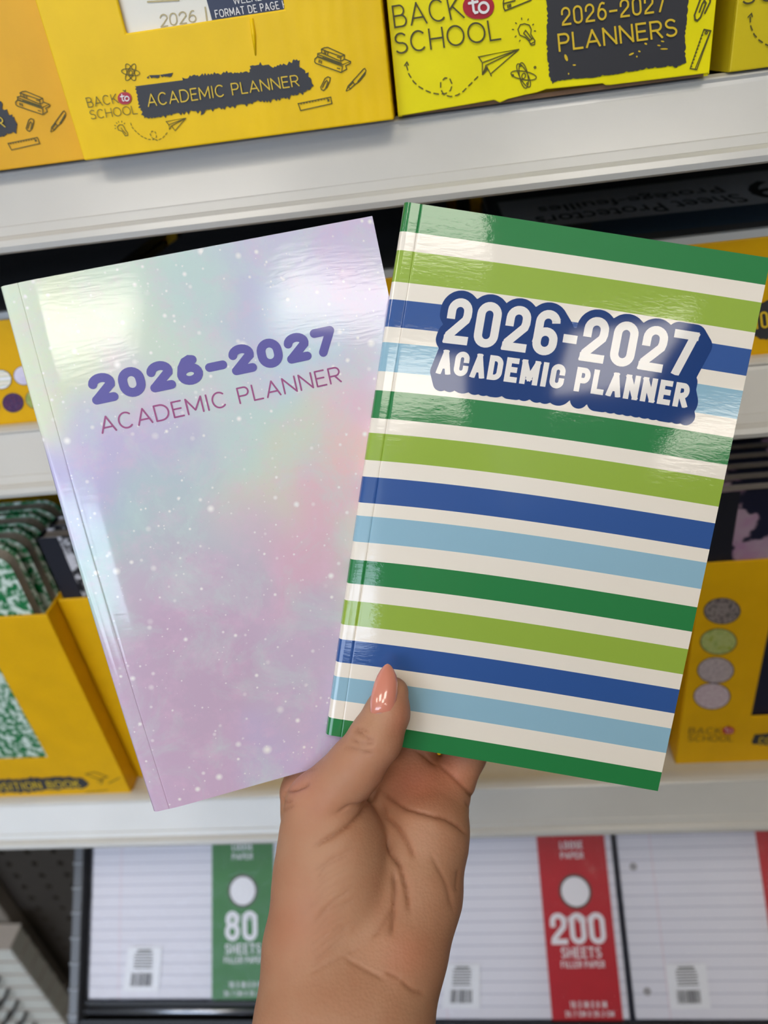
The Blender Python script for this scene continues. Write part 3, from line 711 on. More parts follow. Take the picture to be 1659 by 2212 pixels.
TALL = [(-0.502, -0.2975, .3860, 'tall golden tray of green marble books with cut window'), (-0.2965, -0.090, .4020, 'tall golden tray of black marble books beside the green ones'),
        (-0.0700, 0.140, .4080, 'tall golden tray set back behind the striped planner'), (0.1490, 0.358, .3965, 'tall golden tray of navy floral books with four swatches')]
fr = []
for k, (x0, x1, yf, lb) in enumerate(TALL):
    if k == 0: win = (x0+.025, on_y(103, 1637, yf)[0], on_y(103, 1638, yf)[2], on_y(103, 1638, yf)[2]+.115)
    elif k == 3: win = (on_y(1623, 1547, yf)[0], x1-.03, on_y(1640, 1548, yf)[2], on_y(1655, 1310, yf)[2])
    else: win = None
    t_, f_ = carton('display_tray', x0, x1, yf, 0.605, zc, zc+.197, MT['tray'], lb, 'tall trays on the lower shelf', window=win, cat='tray'); fr.append(f_)
for k in range(4):
    comp_book(-0.4985+.0025*k, .3885+.019*k, .0125, 'green_marble', ['green marble composition book at the front of its tall tray', 'green marble composition book second in its tall tray', 'green marble composition book third in its tall tray', 'green marble composition book rearmost in its tall tray'][k], 'green marble books')
for k in range(4):
    comp_book(-0.2925+.002*k, .4045+.015*k, .0125, 'black_marble', ['black marble composition book at the front of its tray', 'black marble composition book second in its tray', 'black marble composition book third in its tray', 'black marble composition book fourth in its tray'][k], 'black marble books')
for k in range(6):
    comp_book(0.1530+.0015*(k % 3), .3992+.0128*k, .0115, 'floral', ['navy floral composition book at the front of its tray', 'navy floral composition book second in its tray', 'navy floral composition book third in its tray', 'navy floral composition book fourth in its tray', 'navy floral composition book fifth in its tray', 'navy floral composition book rearmost in its tray'][k], 'navy floral books')
for k in range(3):
    comp_book(-0.066+.002*k, .411+.014*k, .0125, 'black_marble', ['marble composition book at the front of the set back tray', 'marble composition book second in the set back tray', 'marble composition book third in the set back tray'][k], 'marble books in the set back tray')
# prints on the tall trays
y1 = TALL[0][2]; pl = (np.array([0, y1-.0004, 1.5]), N_FRONT)
b = MB(); put_patch(b, ragged([(-110,1696),(-60,1687),(0,1685),(60,1682),(130,1678),(176,1680),(192,1692),(182,1702),(120,1705),(50,1711),(-10,1712),(-100,1717)], 4, 6), pl); b.build('brush_patch', MT['ink'], fr[0])
b = MB(); put_text(b, 'COMPOSITION BOOK', [on_y(x, y, y1-.0003) for x, y in ((-84,1710),(176,1699),(170,1684),(-92,1694))], .11, off=.0006); b.build('lettering', MT['yellow_ink'], fr[0])
b = MB(); put_lines(b, [[(185,1672),(205,1668),(232,1678),(215,1684),(185,1672)], [(210,1690),(222,1684),(218,1694)], [(235,1692),(258,1680)], [(186,1711),(232,1707)]], .0009, pl); b.build('printed_doodles', MT['ink_line'], fr[0])
y4 = TALL[3][2]; pl = (np.array([0, y4-.0004, 1.5]), N_FRONT)
for (cx, cy), m in zip(((1560, 1320), (1552, 1386), (1546, 1448), (1538, 1504)), (MS[3], MS[4], MS[5], MS[6])):
    swatch(fr[3], cx, cy, 38, 27, y4, m)
Q = lambda Y, *p: [on_y(x, y, Y) for x, y in p]
b = MB(); put_text(b, 'BACK', Q(y4-.0003, (1487,1585),(1558,1585),(1560,1571),(1489,1571)), .09, off=.0003); b.build('lettering', MT['ink_grey'], fr[3])
b = MB(); put_text(b, 'SCHOOL', Q(y4-.0003, (1485,1601),(1583,1601),(1585,1588),(1487,1588)), .09, off=.0003); b.build('lettering', MT['ink_grey'], fr[3])
apple(fr[3], 1573.5, 1578, 13, 9, y4)
b = MB(); put_patch(b, ragged([(1624,1606),(1630,1586),(1700,1584),(1800,1588),(1800,1612),(1700,1612)], 4, 6), pl); b.build('brush_patch', MT['ink'], fr[3])
b = MB(); put_text(b, 'COMPOSITION BOOK', Q(y4-.0003, (1638,1606),(1850,1608),(1852,1593),(1640,1591)), .11, off=.0006); b.build('lettering', MT['yellow_ink'], fr[3])

# ------------------------------------------------------------------ filler paper on the sloping wire rack
PO = np.array([0, 0.342, 1.5-0.800]); ES = nrm((0, 0.1175, 0.119)); EN = nrm(np.cross((1, 0, 0), ES)); EXX = np.array([1.0, 0, 0])
def on_rack(x, y, h=0.0): return on_plane(x, y, PO + EN*h, EN)
def rack_pt(X, s, h): return PO + EXX*X + ES*s + EN*h
def paper_mat():
    t = NT('ruled_filler_paper'); uv = t.n('ShaderNodeUVMap'); sp = t.n('ShaderNodeSeparateXYZ'); t.l(uv.outputs[0], sp.inputs[0])
    fr_ = t.math('FRACT', t.math('MULTIPLY', sp.outputs[1], 25.0)); line = t.math('LESS_THAN', fr_, 0.07)
    mg = t.math('LESS_THAN', t.math('ABSOLUTE', t.math('SUBTRACT', sp.outputs[0], 0.155)), 0.004)
    c = t.mix(line, lin((214, 214, 224)), lin((160, 162, 180))); c = t.mix(t.math('MULTIPLY', mg, 0.25), c, lin((206, 150, 160)))
    t.l(c, t.b.inputs['Base Color']); t.b.inputs['Roughness'].default_value = 0.7; return t.m
MT['ruled'] = paper_mat()
def wrap_mat():
    t = NT('shrink_wrap'); tr = t.n('ShaderNodeBsdfTransparent'); gl = t.n('ShaderNodeBsdfGlossy', i_Roughness=0.08); mx = t.n('ShaderNodeMixShader')
    fr_ = t.n('ShaderNodeFresnel', i_IOR=1.17); tc = t.n('ShaderNodeTexCoord'); nz = t.n('ShaderNodeTexNoise', i_Scale=35.0, i_Detail=3.0, i_Distortion=1.2); t.l(tc.outputs['Object'], nz.inputs['Vector'])
    bp = t.n('ShaderNodeBump', i_Strength=0.5, i_Distance=0.006); t.l(nz.outputs[0], bp.inputs['Height']); t.l(bp.outputs[0], gl.inputs['Normal']); t.l(bp.outputs[0], fr_.inputs['Normal'])
    t.l(fr_.outputs[0], mx.inputs[0]); t.l(tr.outputs[0], mx.inputs[1]); t.l(gl.outputs[0], mx.inputs[2]); t.l(mx.outputs[0], t.out.inputs[0]); return t.m
MT['wrap'] = wrap_mat()
MT['green_band'] = mat('green_wrapper_print', (40, 112, 42), 0.45, var=0.04)
MT['red_band'] = mat('red_wrapper_print', (178, 26, 40), 0.45, var=0.04)
MT['label'] = mat('barcode_label', (222, 224, 230), 0.5)
MT['bar'] = mat('barcode_ink', (70, 70, 74), 0.6)
MT['ring'] = mat('dark_print_ring', (70, 64, 60), 0.5)
MT['paper_white'] = mat('band_white_print', (226, 226, 232), 0.6)
def filler_pack(x0, thick, band, sheets, sub, lbl_px, ring, label, s0=0.0, band_x=0.131, tilt=0.0):
    W_, H_ = .203, .267
    th = thing('filler_paper_pack', rack_pt(x0+W_/2, s0, -thick), label, 'paper pack', 'filler paper packs on the rack')
    # paper block
    b = MB(); o = rack_pt(x0, s0, -thick); b.obox(o, EXX*W_, ES*H_, EN*thick)
    uv = [(0, 0), (1, 0), (1, 1), (0, 1)]*2
    b.build('paper_block', MT['ruled'], th, uvs=uv)
    bw = .066
    b = MB(); b.obox(rack_pt(x0+band_x, s0-.0006, -thick-.0003), EXX*bw, ES*(H_+.0012), EN*(thick+.0008)); bd = b.build('wrapper_band', MT[band], th)
    def R(xa, sa, xb, sb, h=.0007): return [rack_pt(x0+band_x+xa, s0+sa, h), rack_pt(x0+band_x+xb, s0+sa, h), rack_pt(x0+band_x+xb, s0+sb, h), rack_pt(x0+band_x+xa, s0+sb, h)]
    cx, cs = bw*.5, ring
    c = rack_pt(x0+band_x+cx, s0+cs, .0006)
    b = MB(); b.disc(c, EXX*.0158, ES*.0158); b.build('printed_ring', MT['ring'], bd)
    b = MB(); b.disc(c + EN*.0003, EXX*.0135, ES*.0135); b.build('printed_circle', MT['paper_white'], bd)
    k = ring - .105                       # everything printed hangs below the circle
    b = MB(); put_text(b, sheets, R(.006 if len(sheets) == 3 else .014, .058+k, bw-.008 if len(sheets) == 3 else bw-.018, .086+k), .17, off=.0002, gap=.10, cap='square', digit=.6)
    put_text(b, 'SHEETS', R(.014, .046+k, bw-.014, .0555+k), .15, off=.0002, gap=.12, cap='square')
    put_text(b, sub, R(.013, .0375+k, bw-.012, .0435+k), .16, off=.0002, gap=.14)
    put_text(b, '10.5 IN X 8 IN', R(.018, .010, bw-.014, .0158), .15, off=.0002)
    put_text(b, '26.7 CM X 20.3 CM', R(.013, .0025, bw-.008, .0075), .15, off=.0002)
    put_text(b, 'WIDE RULED', R(.018, ring-.0275, bw-.018, ring-.0225), .16, off=.0002)
    put_text(b, 'PAPER', R(.022, ring+.030, bw-.022, ring+.036), .16, off=.0002)
    put_text(b, 'LOOSE', R(.022, ring+.039, bw-.022, ring+.046), .18, off=.0002)
    b.build('lettering', MT['paper_white'], bd)
    # price / barcode label
    Lq = [on_rack(x, y, .0008) for x, y in lbl_px]
    b = MB(); b.slab(Lq, EN*.0004); lb = b.build('barcode_label', MT['label'], th)
    mp = quad_map(*Lq, .0007); sgn = 1
    b = MB()
    def bar(s0_, t0, s1, t1): b.poly([mp(s0_, t0), mp(s1, t0), mp(s1, t1), mp(s0_, t1)])
    s_ = .2; rr = random.Random(int(x0*1000))
    while s_ < .78:
        w_ = rr.choice((.012, .02, .034)); bar(s_, .12, min(.8, s_+w_), .42); s_ += w_ + rr.choice((.01, .018, .026))
    for q in range(6): bar(.22+.03*rr.random(), .52+q*.065, .78-.05*rr.random(), .545+q*.065)
    bar(.3, .90, .7, .94)
    b.build('barcode_print', MT['bar'], lb)
    # shrink wrap
    b = MB(); b.obox(rack_pt(x0-.0015, s0-.002, -thick-.0012), EXX*(W_+.003), ES*(H_+.004), EN*(thick+.0042)); o = b.build('shrink_wrap', MT['wrap'], th, bevel=.0012)
    return th
filler_pack(-0.4215, .012, 'green_band', '80', 'FILLER PAPER', [(265,2142),(343,2142),(350,2045),(277,2045)], .100, 'shrink wrapped filler paper with green 80 sheets band', s0=.018)
filler_pack(-0.0855, .020, 'red_band', '200', 'FILLER PAPER', [(955,2178),(1037,2178),(1036,2082),(962,2082)], .112, 'shrink wrapped filler paper with red 200 sheets band beside the wrist')
filler_pack(0.1235, .020, 'red_band', '200', 'FILLER PAPER', [(1448,2180),(1535,2178),(1524,2081),(1437,2083)], .112, 'shrink wrapped filler paper with its margin and punched holes in view')
for pk, pts in (('filler_paper_pack.002', ((1368, 1872), (1398, 2142))),):
    for x, y in pts:
        c = on_rack(x, y, .0003); b = MB(); b.disc(c, EXX*.0036, ES*.0036, 20); b.build('punched_hole', mat('hole_grey', (150, 148, 152), .8), bpy.data.objects[pk])
chrome = mat('rack_chrome', (176, 180, 188), 0.25, metal=0.9); black = mat('rack_black_plastic', (18, 18, 20), 0.5)
clear = mat('smoky_divider_plastic', (92, 94, 98), 0.3, var=0.05)
rk = thing('wire_rack', rack_pt(-0.05, 0, -.03), 'black and chrome sloping rack under the filler paper', 'rack')
b = MB(); b.obox(rack_pt(-0.446, -.004, -.0262), EXX*.90, ES*.285, EN*.0045); b.build('rack_floor', black, rk)
b = MB(); b.obox(rack_pt(-0.446, -.009, -.0255), EXX*.90, ES*.005, EN*.020); b.build('front_stop', black, rk)
for h_, s_ in ((-.003, -.012), (-.020, -.014)):
    b = MB(); b.tube([rack_pt(-0.452, s_, h_), rack_pt(0.455, s_, h_)], .0028, 10); b.build('front_rail', chrome, rk, smooth=True)
b = MB(); b.obox(rack_pt(-0.428, .0105, -.0215), EXX*.218, ES*.005, EN*.018); b.build('front_stop', black, rk)
b = MB(); b.tube([rack_pt(-0.428, .0055, -.004), rack_pt(-0.205, .0055, -.004)], .0032, 10); b.build('front_rail', chrome, rk, smooth=True)
for k in range(10):
    b = MB(); b.tube([rack_pt(-0.44+k*.098, -.014, -.0275), rack_pt(-0.44+k*.098, .28, -.0279)], .0016, 8); b.build('cross_wire', chrome, rk, smooth=True)
for X in (-0.444, 0.4535):
    for s_ in (.01, .27):
        p = rack_pt(X, s_, -.022); b = MB(); b.box((X-.003, p[1]-.003, 0.085), (X+.003, p[1]+.003, p[2])); b.build('leg', chrome, rk)
dv = thing('pack_divider', rack_pt(-0.436, 0, -.02), 'smoky notched plastic divider left of the green banded paper', 'divider')
b = MB(); b.obox(rack_pt(-0.4405, -.0036, -.0216), EXX*.010, ES*.266, EN*.0271); b.build('divider_rail', clear, dv, bevel=.001)
for k in range(11):
    b = MB(); b.obox(rack_pt(-0.4408, .004+k*.024, .0055), EXX*.0106, ES*.0016, EN*.0012); b.build('notch_rib', mat('rib_highlight', (140, 144, 150), 0.3) if k == 0 else bpy.data.materials['rib_highlight'], dv)
for d_, nm in ((0.115, 'blue divider'),):
    dk = thing('pack_divider', rack_pt(d_+.004, 0, -.02), 'thin dark blue divider between the two red banded packs', 'divider')
    b = MB(); b.obox(rack_pt(d_+.0035, -.0036, -.0216), EXX*.003, ES*.265, EN*.0201); b.build('divider_blade', mat('dark_blue_plastic', (26, 30, 48), 0.4), dk)

# ------------------------------------------------------------------ spiral notebooks low on the left
YN = .552
p_r = on_y(116, 2180, YN); coil = mat('black_coil_wire', (44, 42, 40), 0.4); pad = mat('white_pad_edge', (206, 206, 196), 0.8, var=0.04)
zs = .0853; NPAD = 9
RANK = ['at the bottom of the low stack', 'right above the bottom one of the low stack', 'third from the bottom of the low stack', 'fourth from the bottom of the low stack'] + ['in the middle of the low stack'] * (NPAD-8) + ['fourth from the top of the low stack', 'third from the top of the low stack', 'right below the top one of the low stack', 'on top of the low stack']
for k in range(NPAD):
    z = zs + k*.0380; xr = p_r[0]
    th = thing('spiral_notebook', (xr-.1, YN, z), 'white spiral notebook %s by the upright' % RANK[k], 'notebook', 'white spiral notebooks by the upright')
    b = MB(); b.box((xr-.20, YN, z+.0010), (xr, YB-.031, z+.0365)); b.build('page_block', pad, th, bevel=.003)
    for zz, nm in ((z, 'back_cover'), (z+.0367, 'front_cover')):
        b = MB(); b.box((xr-.2005, YN-.001, zz), (xr+.0005, YB-.030, zz+.0009)); b.build(nm, MT['pages_grey'], th)
    for q in range(5):
        xx = xr - .060 - q*.030
        b = MB(); b.tube([(xx + .010*math.sin(a), YN - .006 - .012*math.cos(a), z+.019 + .0150*math.sin(a)) for a in np.linspace(0, 2*math.pi, 15)[:-1]], .0030, 6, close=True); b.build('coil_ring', coil, th, smooth=True)

# ------------------------------------------------------------------ the two planners
PW, PH, PT = .130, .199, .0034
class Sheet:
    """curved cover surface: world point for (u, v) and height h above it"""
    def __init__(s, o, a, b, bend):
        s.o = CAM + np.array(o); s.a = nrm(a); s.b = nrm(b); s.n = -np.cross(s.a, s.b); s.bend = bend
    def P(s, u, v, h=0.0):
        du, dv, dh = s.bend(u, v); return s.o + s.a*(PW*u + du) + s.b*(PH*v + dv) + s.n*(dh + h)
    def depth(s, x, y):
        r = ray(x, y); return float(np.dot(s.n, s.o - CAM)/np.dot(s.n, r))
def bend_pastel(u, v):
    e = max(0, 1-u)
    return (-0.0012*math.sin(math.pi*v)*e**2, 0.0, 0.0016*math.sin(math.pi*v)*(u-0.5)**2*2 - 0.0010*math.exp(-((u)/.05)**2))
def bend_green(u, v):
    e = max(0.0, 1-u)**3
    return (0.0022*v*v*e, 0.0036*max(0, math.sin(math.pi*min(1, max(0, v))))**.8*e + .0010*v*e, -0.0007*e*(0.4+v) + 0.0012*math.sin(math.pi*v)*math.sin(math.pi*u) + 0.0010*max(0, u-.6)*math.sin(math.pi*v))
PASTEL = Sheet([-0.15035, 0.24427, -0.05268], [0.95892, 0.28349, 0.01061], [0.11854, -0.36642, -0.92287], bend_pastel)
GREEN = Sheet([-0.01322, 0.28168, -0.0479], [0.96826, -0.05773, -0.24318], [-0.24283, -0.44774, -0.86056], bend_green)

BLOBS = [(.1,.05,222,230,205),(.5,.05,200,225,215),(.58,.09,202,196,226),(.9,.04,216,206,230),(.75,.18,200,220,232),(.15,.15,218,226,198),(.4,.2,205,214,218),(.2,.28,200,192,226),(.5,.3,200,222,217),(.92,.3,234,206,217),
         (.05,.35,192,188,222),(.3,.38,186,211,211),(.65,.38,216,222,206),(.92,.42,240,206,202),(.1,.48,186,212,206),(.45,.48,216,196,212),(.75,.5,230,196,206),(.6,.6,224,190,206),(.87,.64,218,220,202),(.3,.6,206,186,207),
         (.2,.75,202,180,202),(.5,.75,206,190,210),(.8,.77,208,205,206),(.1,.95,207,183,207),(.5,.93,202,188,216),(.85,.92,206,196,216),(.3,.12,210,226,212),(.8,.08,206,200,226),(.28,.30,206,190,220),(.15,.42,188,200,216),(.55,.42,222,218,200),(.35,.5,192,206,210)]
def wob(u, v, s):
    return (math.sin(u*9.1+s)+math.sin(v*12.7+s*2.1)+.6*math.sin(u*23+v*17+s*3)+.5*math.sin(v*31-u*19+s))*.03
def pastel_tint(u, v):
    uu, vv = u + wob(u, v, 1.0), v + wob(v, u, 2.3); num = np.zeros(3); den = 1e-9
    for bu, bv, r, g, b_ in BLOBS:
        w = math.exp(-(((uu-bu)*.65)**2 + (vv-bv)**2)/(2*.055**2)) + 1e-6; m_ = (r+g+b_)/3; num += w*np.array(lin(tuple(min(252, 2 + m_ + (c_-m_)*1.12) for c_ in (r, g, b_)))); den += w
    return num/den
def cover_mat_common(t, col, bstr):
    b = t.b; t.l(col, b.inputs['Base Color']); b.inputs['Roughness'].default_value = 0.55; b.inputs['Specular IOR Level'].default_value = 0.3
    b.inputs['Coat Weight'].default_value = 1.0; b.inputs['Coat Roughness'].default_value = 0.04; b.inputs['Coat IOR'].default_value = 1.5
    uv = t.n('ShaderNodeUVMap'); mp = t.n('ShaderNodeMapping'); mp.inputs['Scale'].default_value = (90, 420, 1); t.l(uv.outputs[0], mp.inputs[0])
    n1 = t.n('ShaderNodeTexNoise', i_Scale=0.30, i_Detail=4.0, i_Roughness=0.62); t.l(mp.outputs[0], n1.inputs['Vector'])
    n2 = t.n('ShaderNodeTexNoise', i_Scale=0.05, i_Detail=2.0); t.l(mp.outputs[0], n2.inputs['Vector'])
    h = t.math('ADD', t.math('MULTIPLY', n1.outputs[0], .40), t.math('MULTIPLY', n2.outputs[0], .25))
    bp = t.n('ShaderNodeBump', i_Strength=bstr, i_Distance=0.0006); t.l(h, bp.inputs['Height']); t.l(bp.outputs[0], b.inputs['Coat Normal'])
def pastel_mat():
    t = NT('pastel_galaxy_cover'); at_ = t.n('ShaderNodeAttribute', attribute_name='tint'); uv = t.n('ShaderNodeUVMap')
    mp = t.n('ShaderNodeMapping'); mp.inputs['Scale'].default_value = (1, 1.53, 1); t.l(uv.outputs[0], mp.inputs[0])
    nz = t.n('ShaderNodeTexNoise', i_Scale=11.0, i_Detail=8.0, i_Roughness=0.68); t.l(mp.outputs[0], nz.inputs['Vector'])
    nz2 = t.n('ShaderNodeTexNoise', i_Scale=5.0, i_Detail=7.0, i_Roughness=0.7, i_Distortion=0.6); t.l(mp.outputs[0], nz2.inputs['Vector'])
    c = t.mix(t.ramp(nz.outputs[0], [(.48, (0, 0, 0)), (.74, (.42, .42, .42))]), at_.outputs[0], lin((238, 198, 224)))
    c = t.mix(t.ramp(nz2.outputs[0], [(.47, (0, 0, 0)), (.72, (.55, .55, .55))]), c, lin((206, 232, 224)))
    nz3 = t.n('ShaderNodeTexNoise', i_Scale=140.0, i_Detail=3.0); t.l(mp.outputs[0], nz3.inputs['Vector'])
    c = t.mix(t.ramp(nz3.outputs[0], [(.66, (0, 0, 0)), (.76, (.25, .25, .25))]), c, lin((170, 160, 190)))
    for sc, r0, amt in ((8.0, .11, 1.0), (14.0, .15, .95), (21.0, .18, 1.0), (36.0, .20, .95), (60.0, .19, .8)):
        vo = t.n('ShaderNodeTexVoronoi', i_Scale=sc); t.l(mp.outputs[0], vo.inputs['Vector'])
        sp = t.n('ShaderNodeSeparateColor'); t.l(vo.outputs['Color'], sp.inputs[0])
        rad = t.math('MULTIPLY', t.math('POWER', sp.outputs[0], 1.8), r0); rad = t.math('ADD', rad, .012)
        st = t.math('SUBTRACT', 1.35, t.math('DIVIDE', vo.outputs['Distance'], rad), clamp=True)
        st = t.math('MULTIPLY', st, amt); st = t.math('MULTIPLY', st, t.math('GREATER_THAN', sp.outputs[1], .35))
        c = t.mix(st, c, lin((250, 248, 246)))
    cover_mat_common(t, c, .13); return t.m
STR = [('g', .047), ('w', .078), ('l', .131), ('w', .161), ('b', .208), ('w', .235), ('s', .286), ('w', .32), ('g', .37), ('w', .397), ('l', .447), ('w', .478), ('b', .527), ('w', .552), ('s', .602), ('w', .637), ('g', .684), ('w', .718), ('l', .767), ('w', .797), ('b', .844), ('w', .874), ('s', .923), ('w', .962), ('g', 1.01)]
SCOL = dict(g=(34, 128, 66), w=(242, 234, 220), l=(152, 182, 64), b=(44, 86, 154), s=(146, 188, 208))
def stripe_mat():
    t = NT('striped_cover'); uv = t.n('ShaderNodeUVMap'); sp = t.n('ShaderNodeSeparateXYZ'); t.l(uv.outputs[0], sp.inputs[0])
    v = t.math('SUBTRACT', 1.0, sp.outputs[1]); c = None; start = 0.0
    base = t.mix(0.0, lin(SCOL['w']), lin(SCOL['w']))
    for k, (ch, end) in enumerate(STR):
        if ch != 'w':
            f = t.math('MULTIPLY', t.math('GREATER_THAN', v, start if k else -1.0), t.math('LESS_THAN', v, end)); base = t.mix(f, base, lin(SCOL[ch]))
        start = end
    cover_mat_common(t, base, .13); return t.m
US = sorted(set([0, .004, .010, .018, .028, .036, .040, .0425, .044, .0455, .048, .054] + list(np.linspace(.07, 1, 74).round(4))))
VS = list(np.linspace(0, 1, 110))
def cover_h(u):
    h = -.00022*math.exp(-((u-.044)/.0011)**2)
    if u < .012: h -= .0006*(1-u/.012)**2
    return h
def planner(name, S, m, label, tint=None):
    th = thing(name, S.P(.5, 1, -PT/2), label, 'planner')
    b = MB(); nu, nv = len(US), len(VS); uvs = []; cols = []
    for v in VS:
        for u in US:
            b.v.append(tuple(S.P(u, v, cover_h(u)))); uvs.append((u, 1-v)); cols.append(tint(u, v) if tint else (1, 1, 1))
    for v in VS:
        for u in US:
            b.v.append(tuple(S.P(u, v, cover_h(u)-.0004))); uvs.append((u, 1-v)); cols.append((.9, .9, .9))
    o2 = nu*nv
    for j in range(nv-1):
        for i in range(nu-1):
            a = j*nu+i; b.f.append([a, a+nu, a+nu+1, a+1]); b.f.append([o2+a, o2+a+1, o2+a+nu+1, o2+a+nu])
    edge = [j*nu for j in range(nv)] + [(nv-1)*nu+i for i in range(1, nu)] + [j*nu+nu-1 for j in range(nv-2, -1, -1)] + [i for i in range(nu-2, 0, -1)]
    for k in range(len(edge)):
        a, c = edge[k], edge[(k+1) % len(edge)]; b.f.append([a, o2+a, o2+c, c])
    cov = b.build('front_cover', m, th, smooth=True, uvs=uvs, attr=np.array(cols))
    md = cov.modifiers.new('edges', 'EDGE_SPLIT'); md.split_angle = math.radians(40)
    # pages and back cover follow the same bend
    def layer(nm, h0, h1, mm, inset, uv=False):
        b = MB(); uu = np.linspace(.012 if inset else 0.004, 1-inset/PW, 14); vv = np.linspace(inset/PH, 1-inset/PH, 22); n1, n2 = len(uu), len(vv); uvl = []
        for h in (h0, h1):
            for v in vv:
                for u in uu: b.v.append(tuple(S.P(u, v, h))); uvl.append((u, 1-v))
        q = n1*n2
        for j in range(n2-1):
            for i in range(n1-1):
                a = j*n1+i; b.f.append([a, a+n1, a+n1+1, a+1]); b.f.append([q+a, q+a+1, q+a+n1+1, q+a+n1])
        e = [j*n1 for j in range(n2)] + [(n2-1)*n1+i for i in range(1, n1)] + [j*n1+n1-1 for j in range(n2-2, -1, -1)] + [i for i in range(n1-2, 0, -1)]
        for k in range(len(e)):
            a, c = e[k], e[(k+1) % len(e)]; b.f.append([a, q+a, q+c, c])
        return b.build(nm, mm, th, uvs=uvl if uv else None)
    layer('page_block', -.0007, -PT+.0005, MT['pages'], .0006)
    b = MB(); uvl = []
    prof = [(0.0, cover_h(0)), (-.0035, -.0013), (-.005, -PT*.55), (-.0035, -PT+.0004), (.004, -PT)]
    for v in VS:
        for u, h in prof: b.v.append(tuple(S.P(u, v, h))); uvl.append((max(0.001, u), 1-v))
    n1 = len(prof)
    for j in range(len(VS)-1):
        for i in range(n1-1): a = j*n1+i; b.f.append([a, a+n1, a+n1+1, a+1])
    cc = np.array([tint(0, v) if tint else (1, 1, 1) for v in VS for _ in prof])
    b.build('spine', m, th, smooth=True, uvs=uvl, attr=cc)
    bc = layer('back_cover', -PT+.0004, -PT, m if not tint else mat('mauve_back_cover', (206, 186, 206), 0.4), 0, uv=True)
    return th, cov
def sheet_text(b, S, text, u0, u1, v0, v1, weight, h, **kw):
    a = (u1-u0)*PW/((v1-v0)*PH)
    for p, e in text_polys(text, a, weight, **kw): b.poly([S.P(u0 + (u1-u0)*x/a, v1 - (v1-v0)*y, h+e) for x, y in p])
pas, pcov = planner('pastel_planner', PASTEL, pastel_mat(), 'pastel galaxy planner with purple lettering held behind the striped one', pastel_tint)
def ink_gloss(name, rgb):
    t = NT(name); r = t.n('ShaderNodeRGB'); r.outputs[0].default_value = lin(rgb) + (1,)
    b = t.b; t.l(r.outputs[0], b.inputs['Base Color']); b.inputs['Roughness'].default_value = 0.5; b.inputs['Specular IOR Level'].default_value = 0.2; b.inputs['Coat Weight'].default_value = 0.7; b.inputs['Coat Roughness'].default_value = 0.06; return t.m
b = MB(); sheet_text(b, PASTEL, '2026-2027', .150, .828, .1740, .2260, .30, .00012, gap=.10, digit=.62); b.build('lettering', ink_gloss('violet_ink', (104, 100, 170)), pcov)
b = MB(); sheet_text(b, PASTEL, 'ACADEMIC PLANNER', .152, .818, .2475, .2775, .10, .00012, gap=.17); b.build('lettering', ink_gloss('plum_ink', (164, 92, 140)), pcov)
gre, gcov = planner('striped_planner', GREEN, stripe_mat(), 'green blue and white striped planner pinched under the thumb')
HEAVY = True
blue = ink_gloss('deep_blue_ink', (8, 56, 120)); whitei = ink_gloss('cover_white_ink', (238, 234, 228))
T1 = (.163, .852, .1465, .2265); T2 = (.158, .856, .238, .2815)
b = MB(); a1 = (T1[1]-T1[0])*PW/((T1[3]-T1[2])*PH); a2 = (T2[1]-T2[0])*PW/((T2[3]-T2[2])*PH)
NARROW = {c: .5 for c in 'ACDEPLNR'}; NARROW.update({'M': .72, 'I': .02, ' ': .3, '-': .12, 'E': .42, 'L': .4})
def text_segments(text, aspect, weight, gap, digit, widths):
    ws = [widths.get(ch, WIDTH.get(ch, digit if ch.isdigit() else .85)) for ch in text]
    avail = aspect - weight*sum(1 for c in text if c != ' ') - gap*(len(text)-1); f = avail/sum(ws); x = 0; out = []
    for ch, w in zip(text, ws):
        gw = w*f + (weight if ch != ' ' else 0); iw = max(gw-weight, 1e-4); ih = 1-weight
        for st in glyph(ch, iw/ih):
            ln = [np.array((x + weight/2 + px_*iw, weight/2 + py_*ih)) for px_, py_ in st]; out += list(zip(ln[:-1], ln[1:]))
        x += gw + gap
    return out
g_ = .0004; gx0, gx1, gy0, gy1 = .125*PW, .92*PW, .125*PH, .325*PH
GX = np.arange(gx0, gx1, g_); GY = np.arange(gy0, gy1, g_); field = np.full((len(GX), len(GY)), 1.0)
for text, a, T, w, g, kk in (('2026-2027', a1, T1, .185, .115, .0027), ('ACADEMIC PLANNER', a2, T2, .225, .12, .0022)):
    sh = np.array((.0026, .0030)) if text[0] == '2' else np.array((.0016, .0038)); hgt = (T[3]-T[2])*PH
    for p, q in text_segments(text, a, w, g, .34, NARROW):
        A = np.array(((T[0] + (T[1]-T[0])*p[0]/a)*PW, T[3]*PH - hgt*p[1])); B = np.array(((T[0] + (T[1]-T[0])*q[0]/a)*PW, T[3]*PH - hgt*q[1])); r_ = w*hgt/2 + kk; d = B-A; L2 = max(d.dot(d), 1e-12)
        ix = np.where((GX > min(A[0], B[0])-.006) & (GX < max(A[0], B[0])+.009))[0]; iy = np.where((GY > min(A[1], B[1])-.006) & (GY < max(A[1], B[1])+.010))[0]
        if not len(ix) or not len(iy): continue
        X_, Y_ = GX[ix][:, None], GY[iy][None, :]
        for f in np.linspace(0, 1, 12):
            ax, ay = A + sh*f; t_ = np.clip(((X_-ax)*d[0] + (Y_-ay)*d[1])/L2, 0, 1); dd = np.hypot(X_-ax-t_*d[0], Y_-ay-t_*d[1]) - r_
            sub = field[ix[0]:ix[-1]+1, iy[0]:iy[-1]+1]; np.minimum(sub, dd, out=sub)
